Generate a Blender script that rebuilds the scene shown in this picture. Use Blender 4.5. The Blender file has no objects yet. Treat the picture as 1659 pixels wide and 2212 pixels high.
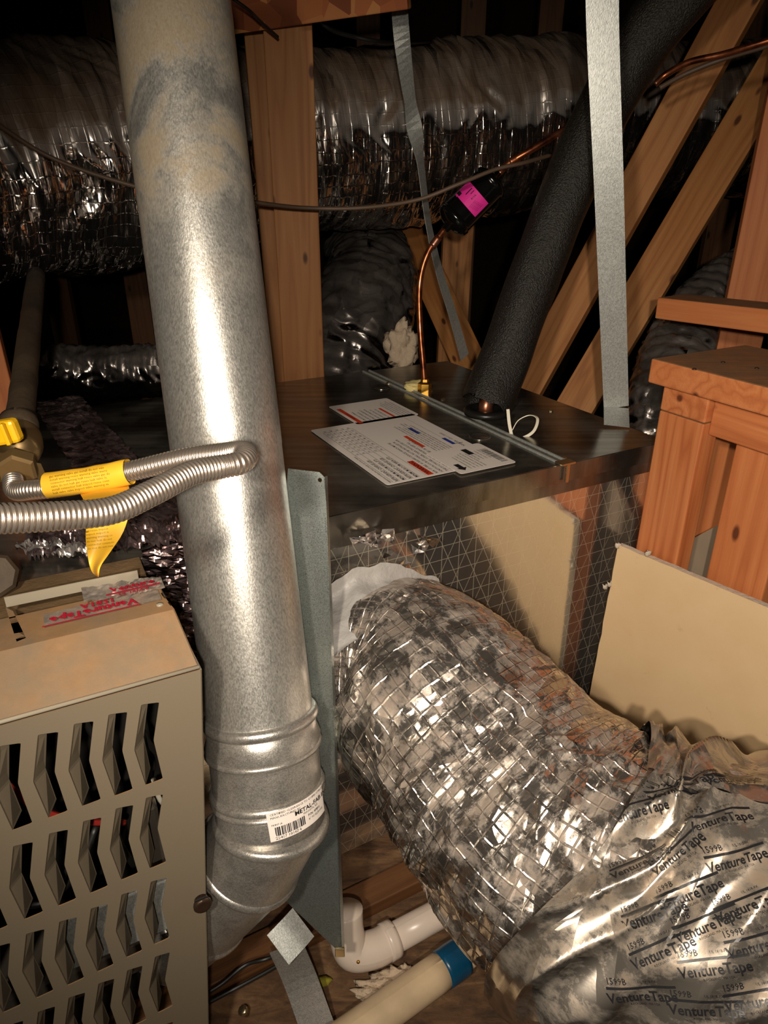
import bpy, bmesh, math, random
import numpy as np
from mathutils import Vector, Matrix, noise
from mathutils.bvhtree import BVHTree
random.seed(7)
SC = bpy.context.scene
COL = SC.collection
PI = math.pi

# ------------------------------------------------------------------ camera
F = 1500.0
PITCH = math.radians(25)
CP, SP = math.cos(PITCH), math.sin(PITCH)
cam_d = bpy.data.cameras.new('camera')
cam_d.sensor_fit = 'VERTICAL'
cam_d.sensor_height = 36.0
cam_d.lens = 36.0 * F / 2212.0
cam_d.clip_start = 0.02
cam = bpy.data.objects.new('camera', cam_d)
COL.objects.link(cam)
cam.rotation_euler = (math.radians(90) - PITCH, 0, 0)
SC.camera = cam

# ------------------------------------------------------------------ world, light, exposure
SC.view_settings.view_transform = 'Standard'
SC.view_settings.look = 'None'
SC.view_settings.gamma = 1
SC.view_settings.use_curve_mapping = False
SC.view_settings.exposure = 0.0
w = bpy.data.worlds.new('world'); SC.world = w
w.use_nodes = True
w.node_tree.nodes['Background'].inputs[0].default_value = (0.9, 0.62, 0.40, 1)
w.node_tree.nodes['Background'].inputs[1].default_value = 0.03

def spot(name, loc, target, power, color, cone, blend, radius):
    d = bpy.data.lights.new(name, 'SPOT')
    d.energy = power; d.color = color
    d.spot_size = math.radians(cone); d.spot_blend = blend; d.shadow_soft_size = radius
    o = bpy.data.objects.new(name, d); COL.objects.link(o)
    o.location = loc
    o.rotation_euler = (Vector(target) - Vector(loc)).to_track_quat('-Z', 'Y').to_euler()
    return o
# the hand-held work lamp left of the camera, and the small torch beside it
spot('work_lamp', (-0.20, -0.22, 0.20), (0.16, 1.0, -0.62), 38, (1.0, 0.88, 0.72), 100, 0.9, 0.03)
spot('torch', (0.015, -0.16, 0.05), (0.22, 1.2, -0.55), 42, (1.0, 0.88, 0.74), 92, 0.95, 0.012)

# ------------------------------------------------------------------ pixel helpers (photo frame 1659 x 2212)
def ray(px, py):
    r = (px - 829.5) / F; u = (1106.0 - py) / F
    return Vector((r, CP + SP * u, -SP + CP * u))
def P(px, py, t): return ray(px, py) * t
def PZ(px, py, z):
    d = ray(px, py); return d * (z / d.z)
def PP(px, py, q, n):
    d = ray(px, py); return d * (q.dot(n) / d.dot(n))
ADIR = Vector((0.8806, 0.4738, 0)); ADIR.normalize()      # along the front of the units
BDIR = Vector((-ADIR.y, ADIR.x, 0))                        # away from the camera
UP = Vector((0, 0, 1))

# ------------------------------------------------------------------ object helpers
ORG = {}
def tag(o, label=None, cat=None, group=None, kind=None):
    if label: o['label'] = label
    if cat: o['category'] = cat
    if group: o['group'] = group
    if kind: o['kind'] = kind
    return o
def thing(name, loc, label, cat, group=None):
    o = bpy.data.objects.new(name, None); COL.objects.link(o)
    o.empty_display_size = 0.05
    o.location = loc; ORG[o] = Vector(loc)
    return tag(o, label, cat, group)
def link(name, me, mat, parent=None, loc=None):
    o = bpy.data.objects.new(name, me); COL.objects.link(o)
    if mat is not None and len(me.materials) == 0: me.materials.append(mat)
    if parent is not None:
        o.parent = parent; ORG[o] = ORG[parent]
    else:
        o.location = loc; ORG[o] = Vector(loc)
    return o
def mk(name, verts, faces, mat, parent=None, smooth=False, uvs=None, origin=None):
    V = np.array([tuple(v) for v in verts], dtype=float)
    if parent is not None: org = np.array(ORG[parent])
    elif origin is not None: org = np.array(origin)
    else:
        org = (V.min(0) + V.max(0)) / 2; org[2] = V[:, 2].min()
    me = bpy.data.meshes.new(name)
    me.from_pydata((V - org).tolist(), [], [list(f) for f in faces])
    if uvs is not None:
        l = me.uv_layers.new(name='UVMap')
        vi = np.empty(len(me.loops), dtype=np.int32); me.loops.foreach_get('vertex_index', vi)
        U = np.array(uvs, dtype=np.float32)
        l.data.foreach_set('uv', U[vi].ravel())
    me.polygons.foreach_set('use_smooth', [smooth] * len(me.polygons))
    me.update()
    return link(name, me, mat, parent, tuple(org))
def bm_mk(name, bm, mat, parent=None, smooth=False):
    me = bpy.data.meshes.new(name); bm.normal_update(); bm.to_mesh(me); bm.free()
    V = [v.co.copy() for v in me.vertices]; Fs = [list(p.vertices) for p in me.polygons]
    bpy.data.meshes.remove(me)
    return mk(name, V, Fs, mat, parent, smooth)
def box_bm(bm, c, ax, ay, az, bev=0.0):
    """c centre, ax/ay/az full-size edge vectors"""
    c = Vector(c); vs = []
    for sz in (-.5, .5):
        for sy in (-.5, .5):
            for sx in (-.5, .5):
                vs.append(bm.verts.new(c + ax * sx + ay * sy + az * sz))
    fs = []
    for q in ((0, 2, 3, 1), (4, 5, 7, 6), (0, 1, 5, 4), (2, 6, 7, 3), (0, 4, 6, 2), (1, 3, 7, 5)):
        fs.append(bm.faces.new([vs[i] for i in q]))
    if bev > 0:
        es = set(e for f in fs for e in f.edges)
        bmesh.ops.bevel(bm, geom=list(es), offset=bev, segments=2, affect='EDGES', profile=0.5)
    return vs
def box(name, c, ax, ay, az, mat, parent=None, bev=0.0):
    bm = bmesh.new(); box_bm(bm, c, Vector(ax), Vector(ay), Vector(az), bev)
    bmesh.ops.recalc_face_normals(bm, faces=bm.faces)
    return bm_mk(name, bm, mat, parent)
def catmull(pts, n):
    pts = [Vector(p) for p in pts]
    q = [pts[0] * 2 - pts[1]] + pts + [pts[-1] * 2 - pts[-2]]
    out = []
    segs = len(pts) - 1
    for k in range(n + 1):
        x = k / n * segs; i = min(int(x), segs - 1); t = x - i
        a, b, c, d = q[i], q[i + 1], q[i + 2], q[i + 3]
        out.append(0.5 * ((2 * b) + (c - a) * t + (2 * a - 5 * b + 4 * c - d) * t * t + (3 * b - a - 3 * c + d) * t ** 3))
    return out
def frames(path, up0=None):
    n = len(path); T = []
    for i in range(n):
        a = path[max(i - 1, 0)]; b = path[min(i + 1, n - 1)]
        T.append((b - a).normalized())
    u = Vector(up0) if up0 else Vector((0, 0, 1))
    if abs(u.dot(T[0])) > .95: u = Vector((1, 0, 0))
    u = (u - T[0] * u.dot(T[0])).normalized(); out = []
    for i in range(n):
        u = (u - T[i] * u.dot(T[i])).normalized()
        out.append((T[i], u, T[i].cross(u)))
    return out
def sweep(path, rad, segs=16, disp=None, cap=True, up0=None):
    """tube along path. rad: number or list. disp(s, th, i, j) -> extra radius. returns verts, faces, uvs (metres)"""
    fr = frames(path, up0); n = len(path); V = []; U = []; s = 0
    for i in range(n):
        if i: s += (path[i] - path[i - 1]).length
        r = rad[i] if isinstance(rad, (list, tuple)) else rad
        T, a, b = fr[i]
        for j in range(segs + 1):
            th = 2 * PI * j / segs
            rr = r + (disp(s, th, i, j) if disp else 0)
            V.append(path[i] + (a * math.cos(th) + b * math.sin(th)) * rr)
            U.append((th * 0.15 if r > .1 else th * max(r, .005), s))
    Fc = []; w_ = segs + 1
    for i in range(n - 1):
        for j in range(segs):
            Fc.append((i * w_ + j, i * w_ + j + 1, (i + 1) * w_ + j + 1, (i + 1) * w_ + j))
    if cap:
        Fc.append(tuple(range(segs - 1, -1, -1)))
        Fc.append(tuple((n - 1) * w_ + j for j in range(segs)))
    return V, Fc, U
def tube(name, pts, rad, mat, parent=None, segs=14, n=None, disp=None, cap=True, straight=False, up0=None):
    path = [Vector(p) for p in pts] if straight else catmull(pts, n or 12 * (len(pts) - 1))
    if isinstance(rad, (list, tuple)) and len(rad) != len(path):
        rr = list(rad); m = len(rr) - 1; rad = []
        for k in range(len(path)):
            x = k / (len(path) - 1) * m; i = min(int(x), m - 1); rad.append(rr[i] + (rr[i + 1] - rr[i]) * (x - i))
    V, Fc, U = sweep(path, rad, segs, disp, cap, up0)
    return mk(name, V, Fc, mat, parent, True, U)
def lathe(prof, axis0, axis1, segs=24, cap=True):
    """prof list (dist along axis, radius)"""
    a = Vector(axis0); d = (Vector(axis1) - a).normalized()
    path = [a + d * p[0] for p in prof]
    # avoid zero-length tangents
    u = Vector((0, 0, 1)) if abs(d.z) < .9 else Vector((1, 0, 0))
    u = (u - d * u.dot(d)).normalized(); b = d.cross(u); V = []; U = []
    for (x, r), c in zip(prof, path):
        for j in range(segs + 1):
            th = 2 * PI * j / segs
            V.append(c + (u * math.cos(th) + b * math.sin(th)) * r); U.append((th * max(r, .005), x))
    w_ = segs + 1; Fc = []
    for i in range(len(prof) - 1):
        for j in range(segs):
            Fc.append((i * w_ + j, i * w_ + j + 1, (i + 1) * w_ + j + 1, (i + 1) * w_ + j))
    if cap:
        Fc.append(tuple(range(segs - 1, -1, -1))); Fc.append(tuple((len(prof) - 1) * w_ + j for j in range(segs)))
    return V, Fc, U
def lathe_mk(name, prof, a0, a1, mat, parent=None, segs=24, smooth=True):
    V, Fc, U = lathe(prof, a0, a1, segs)
    return mk(name, V, Fc, mat, parent, smooth, U)
def slab(name, poly, th, mat, parent=None, holes=(), nrm=None):
    """planar polygon (world points) with holes, extruded by th along -nrm"""
    from mathutils.geometry import tessellate_polygon
    loops = [[Vector(p) for p in poly]] + [[Vector(p) for p in h] for h in holes]
    if nrm is None:
        nrm = (loops[0][1] - loops[0][0]).cross(loops[0][2] - loops[0][1]).normalized()
        if nrm.dot(loops[0][0]) > 0: nrm = -nrm
    tris = tessellate_polygon(loops)
    flat = [p for l in loops for p in l]; n = len(flat)
    V = flat + [p - nrm * th for p in flat]; Fc = []
    for t in tris:
        a, b, c = (flat[i] for i in t)
        k = (b - a).cross(c - a).dot(nrm)
        t = t if k > 0 else t[::-1]
        Fc.append(tuple(t)); Fc.append(tuple(i + n for i in t[::-1]))
    o = 0
    for l in loops:
        m = len(l)
        for i in range(m): Fc.append((o + i, o + (i + 1) % m, o + (i + 1) % m + n, o + i + n))
        o += m
    return mk(name, V, Fc, mat, parent)
def text2d(body, size, bold=0.0, res=2, align='CENTER'):
    c = bpy.data.curves.new('t', 'FONT'); c.body = body; c.size = size; c.resolution_u = res
    c.align_x = align; c.align_y = 'CENTER'; c.offset = bold * size
    o = bpy.data.objects.new('t', c); COL.objects.link(o)
    bpy.context.view_layer.update()
    me = o.evaluated_get(bpy.context.evaluated_depsgraph_get()).to_mesh()
    V = [(v.co.x, v.co.y) for v in me.vertices]; Fc = [tuple(p.vertices) for p in me.polygons]
    bpy.data.objects.remove(o); bpy.data.curves.remove(c)
    return V, Fc
class Print2D:
    """collects flat print (text, bars, lines) in metres"""
    def __init__(s): s.V = []; s.F = []
    def text(s, body, x, y, size, rot=0, bold=0.0, res=2, align='LEFT'):
        V, Fc = text2d(body, size, bold, res, align); o = len(s.V)
        c, n = math.cos(rot), math.sin(rot)
        s.V += [(x + a * c - b * n, y + a * n + b * c) for a, b in V]; s.F += [tuple(i + o for i in f) for f in Fc]
    def rect(s, x0, y0, x1, y1, nx=1, ny=1):
        for i in range(nx):
            for j in range(ny):
                o = len(s.V); a = x0 + (x1 - x0) * i / nx; b = x0 + (x1 - x0) * (i + 1) / nx
                c = y0 + (y1 - y0) * j / ny; d = y0 + (y1 - y0) * (j + 1) / ny
                s.V += [(a, c), (b, c), (b, d), (a, d)]; s.F.append((o, o + 1, o + 2, o + 3))
    def put(s, name, fn, mat, parent):
        if s.F: return mk(name, [fn(x, y) for x, y in s.V], s.F, mat, parent)
def surf_fn(bvh, hit, nrm, right, off, rot=0):
    """maps (x,y) metres to the surface around a hit point"""
    n = nrm.normalized(); r = (right - n * right.dot(n)).normalized(); u = n.cross(r)
    c, s_ = math.cos(rot), math.sin(rot); r, u = r * c + u * s_, u * c - r * s_
    def fn(x, y):
        p = hit + r * x + u * y
        h = bvh.ray_cast(p + n * .08, -n, .2)
        if h[0] is None:
            h = bvh.find_nearest(p)
        m = h[1] if h[1].dot(n) > 0 else -h[1]
        return h[0] + m * off
    return fn
def bvh_of(V, Fc): return BVHTree.FromPolygons([tuple(v) for v in V], [tuple(f) for f in Fc])

# ------------------------------------------------------------------ materials
def srgb(r, g, b):
    f = lambda c: ((c / 255) / 12.92 if c <= 10 else (((c / 255) + .055) / 1.055) ** 2.4)
    return (f(r), f(g), f(b), 1)
class M:
    def __init__(s, name):
        s.m = bpy.data.materials.new(name); s.m.use_nodes = True
        s.nt = s.m.node_tree; s.b = s.nt.nodes['Principled BSDF']
    def n(s, t, **k):
        x = s.nt.nodes.new(t)
        for a, v in k.items(): setattr(x, a, v)
        return x
    def l(s, a, b): s.nt.links.new(a, b)
    def setv(s, **k):
        for a, v in k.items(): s.b.inputs[a.replace('_', ' ')].default_value = v
        return s
    def coord(s, which='Object', scale=(1, 1, 1)):
        t = s.n('ShaderNodeTexCoord'); mp = s.n('ShaderNodeMapping'); mp.inputs['Scale'].default_value = scale
        s.l(t.outputs[which], mp.inputs[0]); return mp.outputs[0]
    def noise(s, vec, scale, detail=4, rough=.55, dist=0):
        t = s.n('ShaderNodeTexNoise'); t.inputs['Scale'].default_value = scale; t.inputs['Detail'].default_value = detail
        t.inputs['Roughness'].default_value = rough; t.inputs['Distortion'].default_value = dist
        s.l(vec, t.inputs['Vector']); return t.outputs['Fac']
    def ramp(s, fac, *stops):
        r = s.n('ShaderNodeValToRGB'); e = r.color_ramp.elements
        while len(e) < len(stops): e.new(.5)
        for i, (p, c) in enumerate(stops):
            e[i].position = p; e[i].color = c if not isinstance(c, (int, float)) else (c, c, c, 1)
        s.l(fac, r.inputs[0]); return r.outputs[0]
    def mix(s, fac, a, b, mode='MIX'):
        x = s.n('ShaderNodeMix', data_type='RGBA', blend_type=mode)
        for sock, v in ((x.inputs[0], fac), (x.inputs[6], a), (x.inputs[7], b)):
            if hasattr(v, 'links'): s.l(v, sock)
            else: sock.default_value = v
        return x.outputs[2]
    def math(s, op, a, b=0.0, c=0.0):
        x = s.n('ShaderNodeMath', operation=op)
        for sock, v in zip(x.inputs, (a, b, c)):
            if hasattr(v, 'links'): s.l(v, sock)
            else: sock.default_value = v
        return x.outputs[0]
    def bump(s, h, dist, strength=1.0, nrm=None):
        x = s.n('ShaderNodeBump'); x.inputs['Strength'].default_value = strength; x.inputs['Distance'].default_value = dist
        s.l(h, x.inputs['Height'])
        if nrm is not None: s.l(nrm, x.inputs['Normal'])
        return x.outputs[0]
def simple(name, col, rough=.5, metal=0.0, var=.0, bump=0.0, bscale=200):
    m = M(name); m.setv(Roughness=rough, Metallic=metal)
    if var > 0 or bump > 0:
        v = m.coord()
        if var > 0:
            f = m.noise(v, 14, 6)
            dk = tuple(c * (1 - var) for c in col[:3]) + (1,)
            m.l(m.ramp(f, (.3, dk), (.7, col)), m.b.inputs['Base Color'])
        else: m.b.inputs['Base Color'].default_value = col
        if bump > 0: m.l(m.bump(m.noise(v, bscale, 4), bump), m.b.inputs['Normal'])
    else: m.b.inputs['Base Color'].default_value = col
    return m.m
def wood(name, c1, c2, c3, seed=0.0, dusty=0.0):
    m = M(name); v = m.coord('Object', (1.0, 1, 1))
    info = m.n('ShaderNodeObjectInfo')
    add = m.n('ShaderNodeVectorMath', operation='MULTIPLY_ADD')
    cx = m.n('ShaderNodeCombineXYZ'); 
    for i in range(3): m.l(info.outputs['Random'], cx.inputs[i])
    m.l(cx.outputs[0], add.inputs[0]); add.inputs[1].default_value = (7 + seed, 3.1, 5.3); m.l(v, add.inputs[2])
    st = m.n('ShaderNodeVectorMath', operation='MULTIPLY'); m.l(add.outputs[0], st.inputs[0]); st.inputs[1].default_value = (.55, 9, 9)
    w_ = m.n('ShaderNodeTexNoise'); w_.inputs['Scale'].default_value = 1.6; w_.inputs['Detail'].default_value = 2
    m.l(st.outputs[0], w_.inputs['Vector'])
    rings = m.math('PINGPONG', m.math('MULTIPLY', w_.outputs['Fac'], 15), 1.0)
    st2 = m.n('ShaderNodeVectorMath', operation='MULTIPLY'); m.l(add.outputs[0], st2.inputs[0]); st2.inputs[1].default_value = (8, 220, 220)
    fine = m.noise(st2.outputs[0], 1, 4)
    base = m.ramp(rings, (.0, c1), (.65, c2), (1.0, c3))
    col = m.mix(m.ramp(fine, (.35, .0), (.75, .45)), base, c3)
    big = m.noise(add.outputs[0], 5, 3)
    col = m.mix(m.ramp(big, (.3, .25), (.7, .8)), col, c2)
    # knots
    vo = m.n('ShaderNodeTexVoronoi'); vo.inputs['Scale'].default_value = 1
    st3 = m.n('ShaderNodeVectorMath', operation='MULTIPLY'); m.l(add.outputs[0], st3.inputs[0]); st3.inputs[1].default_value = (7, 16, 16)
    m.l(st3.outputs[0], vo.inputs['Vector'])
    kn = m.ramp(vo.outputs['Distance'], (.07, 1.0), (.13, .0))
    col = m.mix(kn, col, (c3[0] * .35, c3[1] * .3, c3[2] * .3, 1))
    if dusty > 0:
        g = m.n('ShaderNodeNewGeometry'); sp = m.n('ShaderNodeSeparateXYZ'); m.l(g.outputs['True Normal'], sp.inputs[0])
        d = m.math('MULTIPLY', m.ramp(sp.outputs[2], (.6, 0.0), (.9, 1.0)), m.ramp(m.noise(v, 30, 6), (.3, .5), (.6, dusty)))
        col = m.mix(d, col, srgb(126, 100, 74))
    m.l(col, m.b.inputs['Base Color'])
    m.setv(Roughness=.62)
    m.l(m.bump(fine, .0006), m.b.inputs['Normal'])
    return m.m
def foil(name, facet=55, stretch=(1, 1), tilt=.55, scrim=0.013, rough=.16, dust=.6, wr=.0015, diag=False, tint=(.86, .84, .82, 1), dustcol=(104, 84, 66), sagdust=.55, lift=0.0, full=False, patch=False, thread=.0005, base=0.0):
    """crinkled foil facing: facet normals from a Voronoi cell pattern, scrim thread relief, settled dust"""
    m = M(name); v = m.coord('UV')
    g = m.n('ShaderNodeNewGeometry')
    nx = m.noise(v, facet * .35, 3)
    def cells(scale, st, k, prev):
        mp = m.n('ShaderNodeVectorMath', operation='MULTIPLY'); m.l(v, mp.inputs[0]); mp.inputs[1].default_value = (st[0], st[1], 1)
        ad = m.n('ShaderNodeTexNoise'); ad.inputs['Scale'].default_value = scale * .5; m.l(v, ad.inputs['Vector'])
        mm = m.n('ShaderNodeVectorMath', operation='MULTIPLY_ADD'); m.l(ad.outputs['Color'], mm.inputs[0]); mm.inputs[1].default_value = (.6 / scale,) * 3
        m.l(mp.outputs[0], mm.inputs[2])
        vo = m.n('ShaderNodeTexVoronoi'); vo.inputs['Scale'].default_value = scale; m.l(mm.outputs[0], vo.inputs['Vector'])
        sb = m.n('ShaderNodeVectorMath', operation='SUBTRACT'); m.l(vo.outputs['Color'], sb.inputs[0]); sb.inputs[1].default_value = (.5, .5, .5)
        sc = m.n('ShaderNodeVectorMath', operation='SCALE'); m.l(sb.outputs[0], sc.inputs[0]); sc.inputs['Scale'].default_value = k
        a = m.n('ShaderNodeVectorMath', operation='ADD'); m.l(sc.outputs[0], a.inputs[0]); m.l(prev, a.inputs[1])
        nn = m.n('ShaderNodeVectorMath', operation='NORMALIZE'); m.l(a.outputs[0], nn.inputs[0])
        return nn.outputs[0]
    N = cells(facet, stretch, tilt, g.outputs['Normal'])
    N = cells(facet * 2.7, stretch, tilt * .5, N)
    h = m.noise(v, facet * 1.3, 5)
    N = m.bump(h, wr, 1.0, N)
    if scrim > 0:
        sp = m.n('ShaderNodeSeparateXYZ'); wv = m.n('ShaderNodeVectorMath', operation='MULTIPLY_ADD')
        nz = m.n('ShaderNodeTexNoise'); nz.inputs['Scale'].default_value = 30; m.l(v, nz.inputs['Vector'])
        m.l(nz.outputs['Color'], wv.inputs[0]); wv.inputs[1].default_value = (.006, .006, 0); m.l(v, wv.inputs[2])
        m.l(wv.outputs[0], sp.inputs[0])
        def lines(c, p): return m.math('MAXIMUM', m.math('SUBTRACT', 1.0, m.math('DIVIDE', m.math('PINGPONG', c, p / 2), .0013)), 0.0)
        a = lines(sp.outputs[0], scrim); b = lines(sp.outputs[1], scrim)
        L = m.math('MAXIMUM', a, b)
        if diag:
            L = m.math('MAXIMUM', L, lines(m.math('ADD', sp.outputs[0], m.math('MULTIPLY', sp.outputs[1], .5)), scrim * 1.1))
            L = m.math('MAXIMUM', L, lines(m.math('SUBTRACT', sp.outputs[0], m.math('MULTIPLY', sp.outputs[1], .5)), scrim * 1.1))
        N = m.bump(L, thread, 1.0, N)
    m.l(N, m.b.inputs['Normal'])
    spz = m.n('ShaderNodeSeparateXYZ'); m.l(g.outputs['Normal'], spz.inputs[0])
    dn = m.noise(v, 9, 6, .65, 1.0)
    if patch: dn = m.ramp(m.noise(v, 26, 8, .75, .3), (.47, base), (.60, 1.0))
    dm = m.math('MULTIPLY', m.ramp(dn, (.32 if not patch else 0.0, .85 if full else 0.0), (.62 if not patch else 1.0, 1.0)), m.ramp(spz.outputs[2], (-.3 if patch else .02, .12 if patch else 0.02), (sagdust, 1.0)))
    dm = m.math('MULTIPLY', dm, dust)
    if lift: dm = m.math('MAXIMUM', dm, m.math('MULTIPLY', m.ramp(m.noise(v, 40, 5), (.45, 0.0), (.6, 1.0)), lift))
    m.l(m.mix(dm, tint, srgb(*dustcol)), m.b.inputs['Base Color'])
    m.l(m.math('SUBTRACT', 1.0, dm), m.b.inputs['Metallic'])
    m.l(m.math('ADD', rough, m.math('MULTIPLY', dm, .5)), m.b.inputs['Roughness'])
    return m.m
def galv(name, base=(.56, .56, .54, 1), rough=.33, dirt=0.0, spangle=1.0, metal=.85, streak=(1, 1, 1), dust=0.0):
    m = M(name); v = m.coord('Object')
    vo = m.n('ShaderNodeTexVoronoi'); vo.inputs['Scale'].default_value = 560; sv = m.coord('Object', streak); m.l(sv, vo.inputs['Vector'])
    sp = m.n('ShaderNodeSeparateColor'); m.l(vo.outputs['Color'], sp.inputs[0])
    nz = m.noise(sv, 700, 4); big = m.noise(v, 16, 5, .6)
    k = m.math('ADD', m.math('MULTIPLY', sp.outputs[0], .22 * spangle), m.math('MULTIPLY', nz, .75))
    dark = tuple(c * .55 for c in base[:3]) + (1,)
    col = m.ramp(k, (.25, dark), (.62, base))
    col = m.mix(m.ramp(big, (.45, 0.0), (.8, .3)), col, dark)
    met = None
    if dirt > 0:
        sz = m.n('ShaderNodeSeparateXYZ'); m.l(v, sz.inputs[0])
        mask = m.math('MULTIPLY', m.ramp(m.noise(v, 11, 6, .6, .6), (.42, 0.0), (.56, 1.0)), m.ramp(sz.outputs[2], (dirt, 0.0), (dirt + .14, 1.0)))
        fl = m.math('MULTIPLY', mask, .75)
        col = m.mix(fl, col, srgb(150, 130, 98))
        met = m.math('SUBTRACT', metal, m.math('MULTIPLY', fl, .7))
    if dust > 0:
        mask = m.math('MULTIPLY', m.ramp(m.noise(v, 22, 7, .7), (.35, 0.0), (.65, 1.0)), dust)
        col = m.mix(mask, col, srgb(120, 98, 72)); met = m.math('SUBTRACT', metal, mask)
    m.l(col, m.b.inputs['Base Color']); m.setv(Metallic=metal)
    if met: m.l(met, m.b.inputs['Metallic'])
    m.l(m.math('ADD', m.math('MULTIPLY', nz, .22), rough - .08), m.b.inputs['Roughness'])
    m.l(m.bump(nz, .0003, .6), m.b.inputs['Normal'])
    return m.m
MAT = {}
MAT['flue'] = galv('galvanised_flue', (.66, .64, .59, 1), .33, dirt=.50, metal=.80, streak=(1, 1, .35))
MAT['elbow'] = galv('galvanised_elbow', (.66, .63, .58, 1), .30, metal=.85, dust=.18)
MAT['strap'] = galv('galvanised_strap', (.62, .64, .61, 1), .38, metal=.55, streak=(1, 1, .5))
MAT['sheet'] = galv('zinc_sheet', (.52, .58, .56, 1), .27, spangle=.3, metal=.85)
MAT['band'] = galv('dull_band', (.36, .35, .33, 1), .45, metal=.6, dust=.3)
def coilmetal():
    m = M('dark_coil_casing'); v = m.coord('Object')
    st = m.n('ShaderNodeMapping'); st.inputs['Rotation'].default_value = (0, 0, -math.radians(28)); st.inputs['Scale'].default_value = (4, 60, 4); m.l(v, st.inputs[0])
    n1 = m.noise(st.outputs[0], 1, 6); n2 = m.noise(v, 300, 3); n3 = m.noise(v, 7, 5)
    col = m.ramp(n1, (.3, (.17, .155, .13, 1)), (.7, (.34, .32, .28, 1)))
    dm = m.math('MULTIPLY', m.ramp(n3, (.45, 0.0), (.75, 1.0)), .35)
    m.l(m.mix(dm, col, srgb(88, 72, 52)), m.b.inputs['Base Color'])
    m.l(m.math('SUBTRACT', .95, dm), m.b.inputs['Metallic'])
    m.l(m.math('ADD', m.math('MULTIPLY', n3, .22), .12), m.b.inputs['Roughness'])
    m.l(m.bump(n2, .00015, .5), m.b.inputs['Normal'])
    return m.m
MAT['coil'] = coilmetal()
def boardfoil():
    m = M('scrim_foil_board'); v = m.coord('UV')
    sp = m.n('ShaderNodeSeparateXYZ'); m.l(v, sp.inputs[0])
    def lines(c, p, w=.0009): return m.math('MAXIMUM', m.math('SUBTRACT', 1.0, m.math('DIVIDE', m.math('PINGPONG', c, p / 2), w)), 0.0)
    L = m.math('MAXIMUM', lines(sp.outputs[0], .034), lines(sp.outputs[1], .026))
    L = m.math('MAXIMUM', L, lines(m.math('ADD', sp.outputs[0], m.math('MULTIPLY', sp.outputs[1], .45)), .036))
    L = m.math('MAXIMUM', L, lines(m.math('SUBTRACT', sp.outputs[0], m.math('MULTIPLY', sp.outputs[1], .45)), .036))
    n = m.noise(v, 5, 2)
    N = m.bump(n, .0012, .5); N = m.bump(L, .00002, .3, N)
    m.l(N, m.b.inputs['Normal'])
    m.l(m.mix(m.math('MULTIPLY', L, .8), (.80, .78, .74, 1), (.75, .6, .35, 1)), m.b.inputs['Base Color'])
    m.l(m.math('SUBTRACT', .96, m.math('MULTIPLY', L, .35)), m.b.inputs['Metallic']); m.setv(Roughness=.10)
    return m.m
MAT['board'] = boardfoil()
MAT['near_foil'] = foil('near_duct_foil', 34, (.45, 1.25), .55, .015, .15, .62, wr=.0010, sagdust=.5, tint=(.74, .67, .60, 1), dustcol=(124, 96, 70), patch=True, base=.10, thread=.0009)
MAT['far_foil'] = foil('far_duct_foil', 26, (.3, 1.9), .5, .018, .10, .98, wr=.0006, dustcol=(112, 90, 70), sagdust=.30, full=True, tint=(.8, .76, .72, 1))
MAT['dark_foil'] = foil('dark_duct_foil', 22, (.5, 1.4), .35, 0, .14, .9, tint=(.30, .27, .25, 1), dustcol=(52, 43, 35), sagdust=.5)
MAT['tape'] = foil('aluminium_tape', 13, (.5, 1.5), .5, 0, .15, .70, wr=.0007, tint=(.54, .49, .43, 1), sagdust=.5, dustcol=(128, 104, 76), patch=True, base=.22)
MAT['dark_tape'] = foil('tarnished_foil_tape', 40, (1, 1), .6, 0, .18, .3, tint=(.34, .25, .25, 1), dustcol=(60, 46, 36))
MAT['foilflap'] = foil('torn_foil', 60, (1, 1), .8, 0, .15, .35, tint=(.8, .75, .72, 1))
MAT['wood'] = wood('framing_lumber', srgb(196, 142, 86), srgb(178, 118, 64), srgb(146, 90, 44))
MAT['redwood'] = wood('orange_lumber', srgb(208, 136, 84), srgb(194, 116, 66), srgb(160, 84, 42), 3, dusty=.85)
MAT['oldwood'] = wood('dark_lumber', srgb(120, 82, 48), srgb(100, 64, 34), srgb(76, 46, 24), 5)
def osb():
    m = M('oriented_strand_board'); v = m.coord('Object')
    vo = m.n('ShaderNodeTexVoronoi'); vo.inputs['Scale'].default_value = 26; m.l(v, vo.inputs['Vector'])
    sp = m.n('ShaderNodeSeparateColor'); m.l(vo.outputs['Color'], sp.inputs[0])
    m.l(m.ramp(sp.outputs[0], (.0, srgb(120, 60, 28)), (.5, srgb(170, 95, 50)), (1.0, srgb(200, 140, 80))), m.b.inputs['Base Color'])
    m.setv(Roughness=.7); m.l(m.bump(vo.outputs['Distance'], .002), m.b.inputs['Normal']); return m.m
MAT['osb'] = osb()
def paint():
    m = M('taupe_enamel'); v = m.coord('Object')
    g = m.n('ShaderNodeNewGeometry'); s = m.n('ShaderNodeSeparateXYZ'); m.l(g.outputs['True Normal'], s.inputs[0])
    d = m.math('MULTIPLY', m.ramp(s.outputs[2], (.35, 0.0), (.95, 1.0)), m.ramp(m.noise(v, 18, 7, .7), (.3, .25), (.6, .9)))
    fine = m.noise(v, 60, 6, .7)
    dc = m.mix(fine, srgb(168, 128, 86), srgb(128, 92, 54))
    m.l(m.mix(d, srgb(124, 112, 94), dc), m.b.inputs['Base Color'])
    m.l(m.math('ADD', .42, m.math('MULTIPLY', d, .4)), m.b.inputs['Roughness'])
    m.l(m.bump(m.noise(v, 900, 2), .0002, .5), m.b.inputs['Normal']); return m.m
MAT['paint'] = paint()
MAT['edge'] = simple('worn_enamel_edge', srgb(156, 146, 128), .35)
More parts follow.
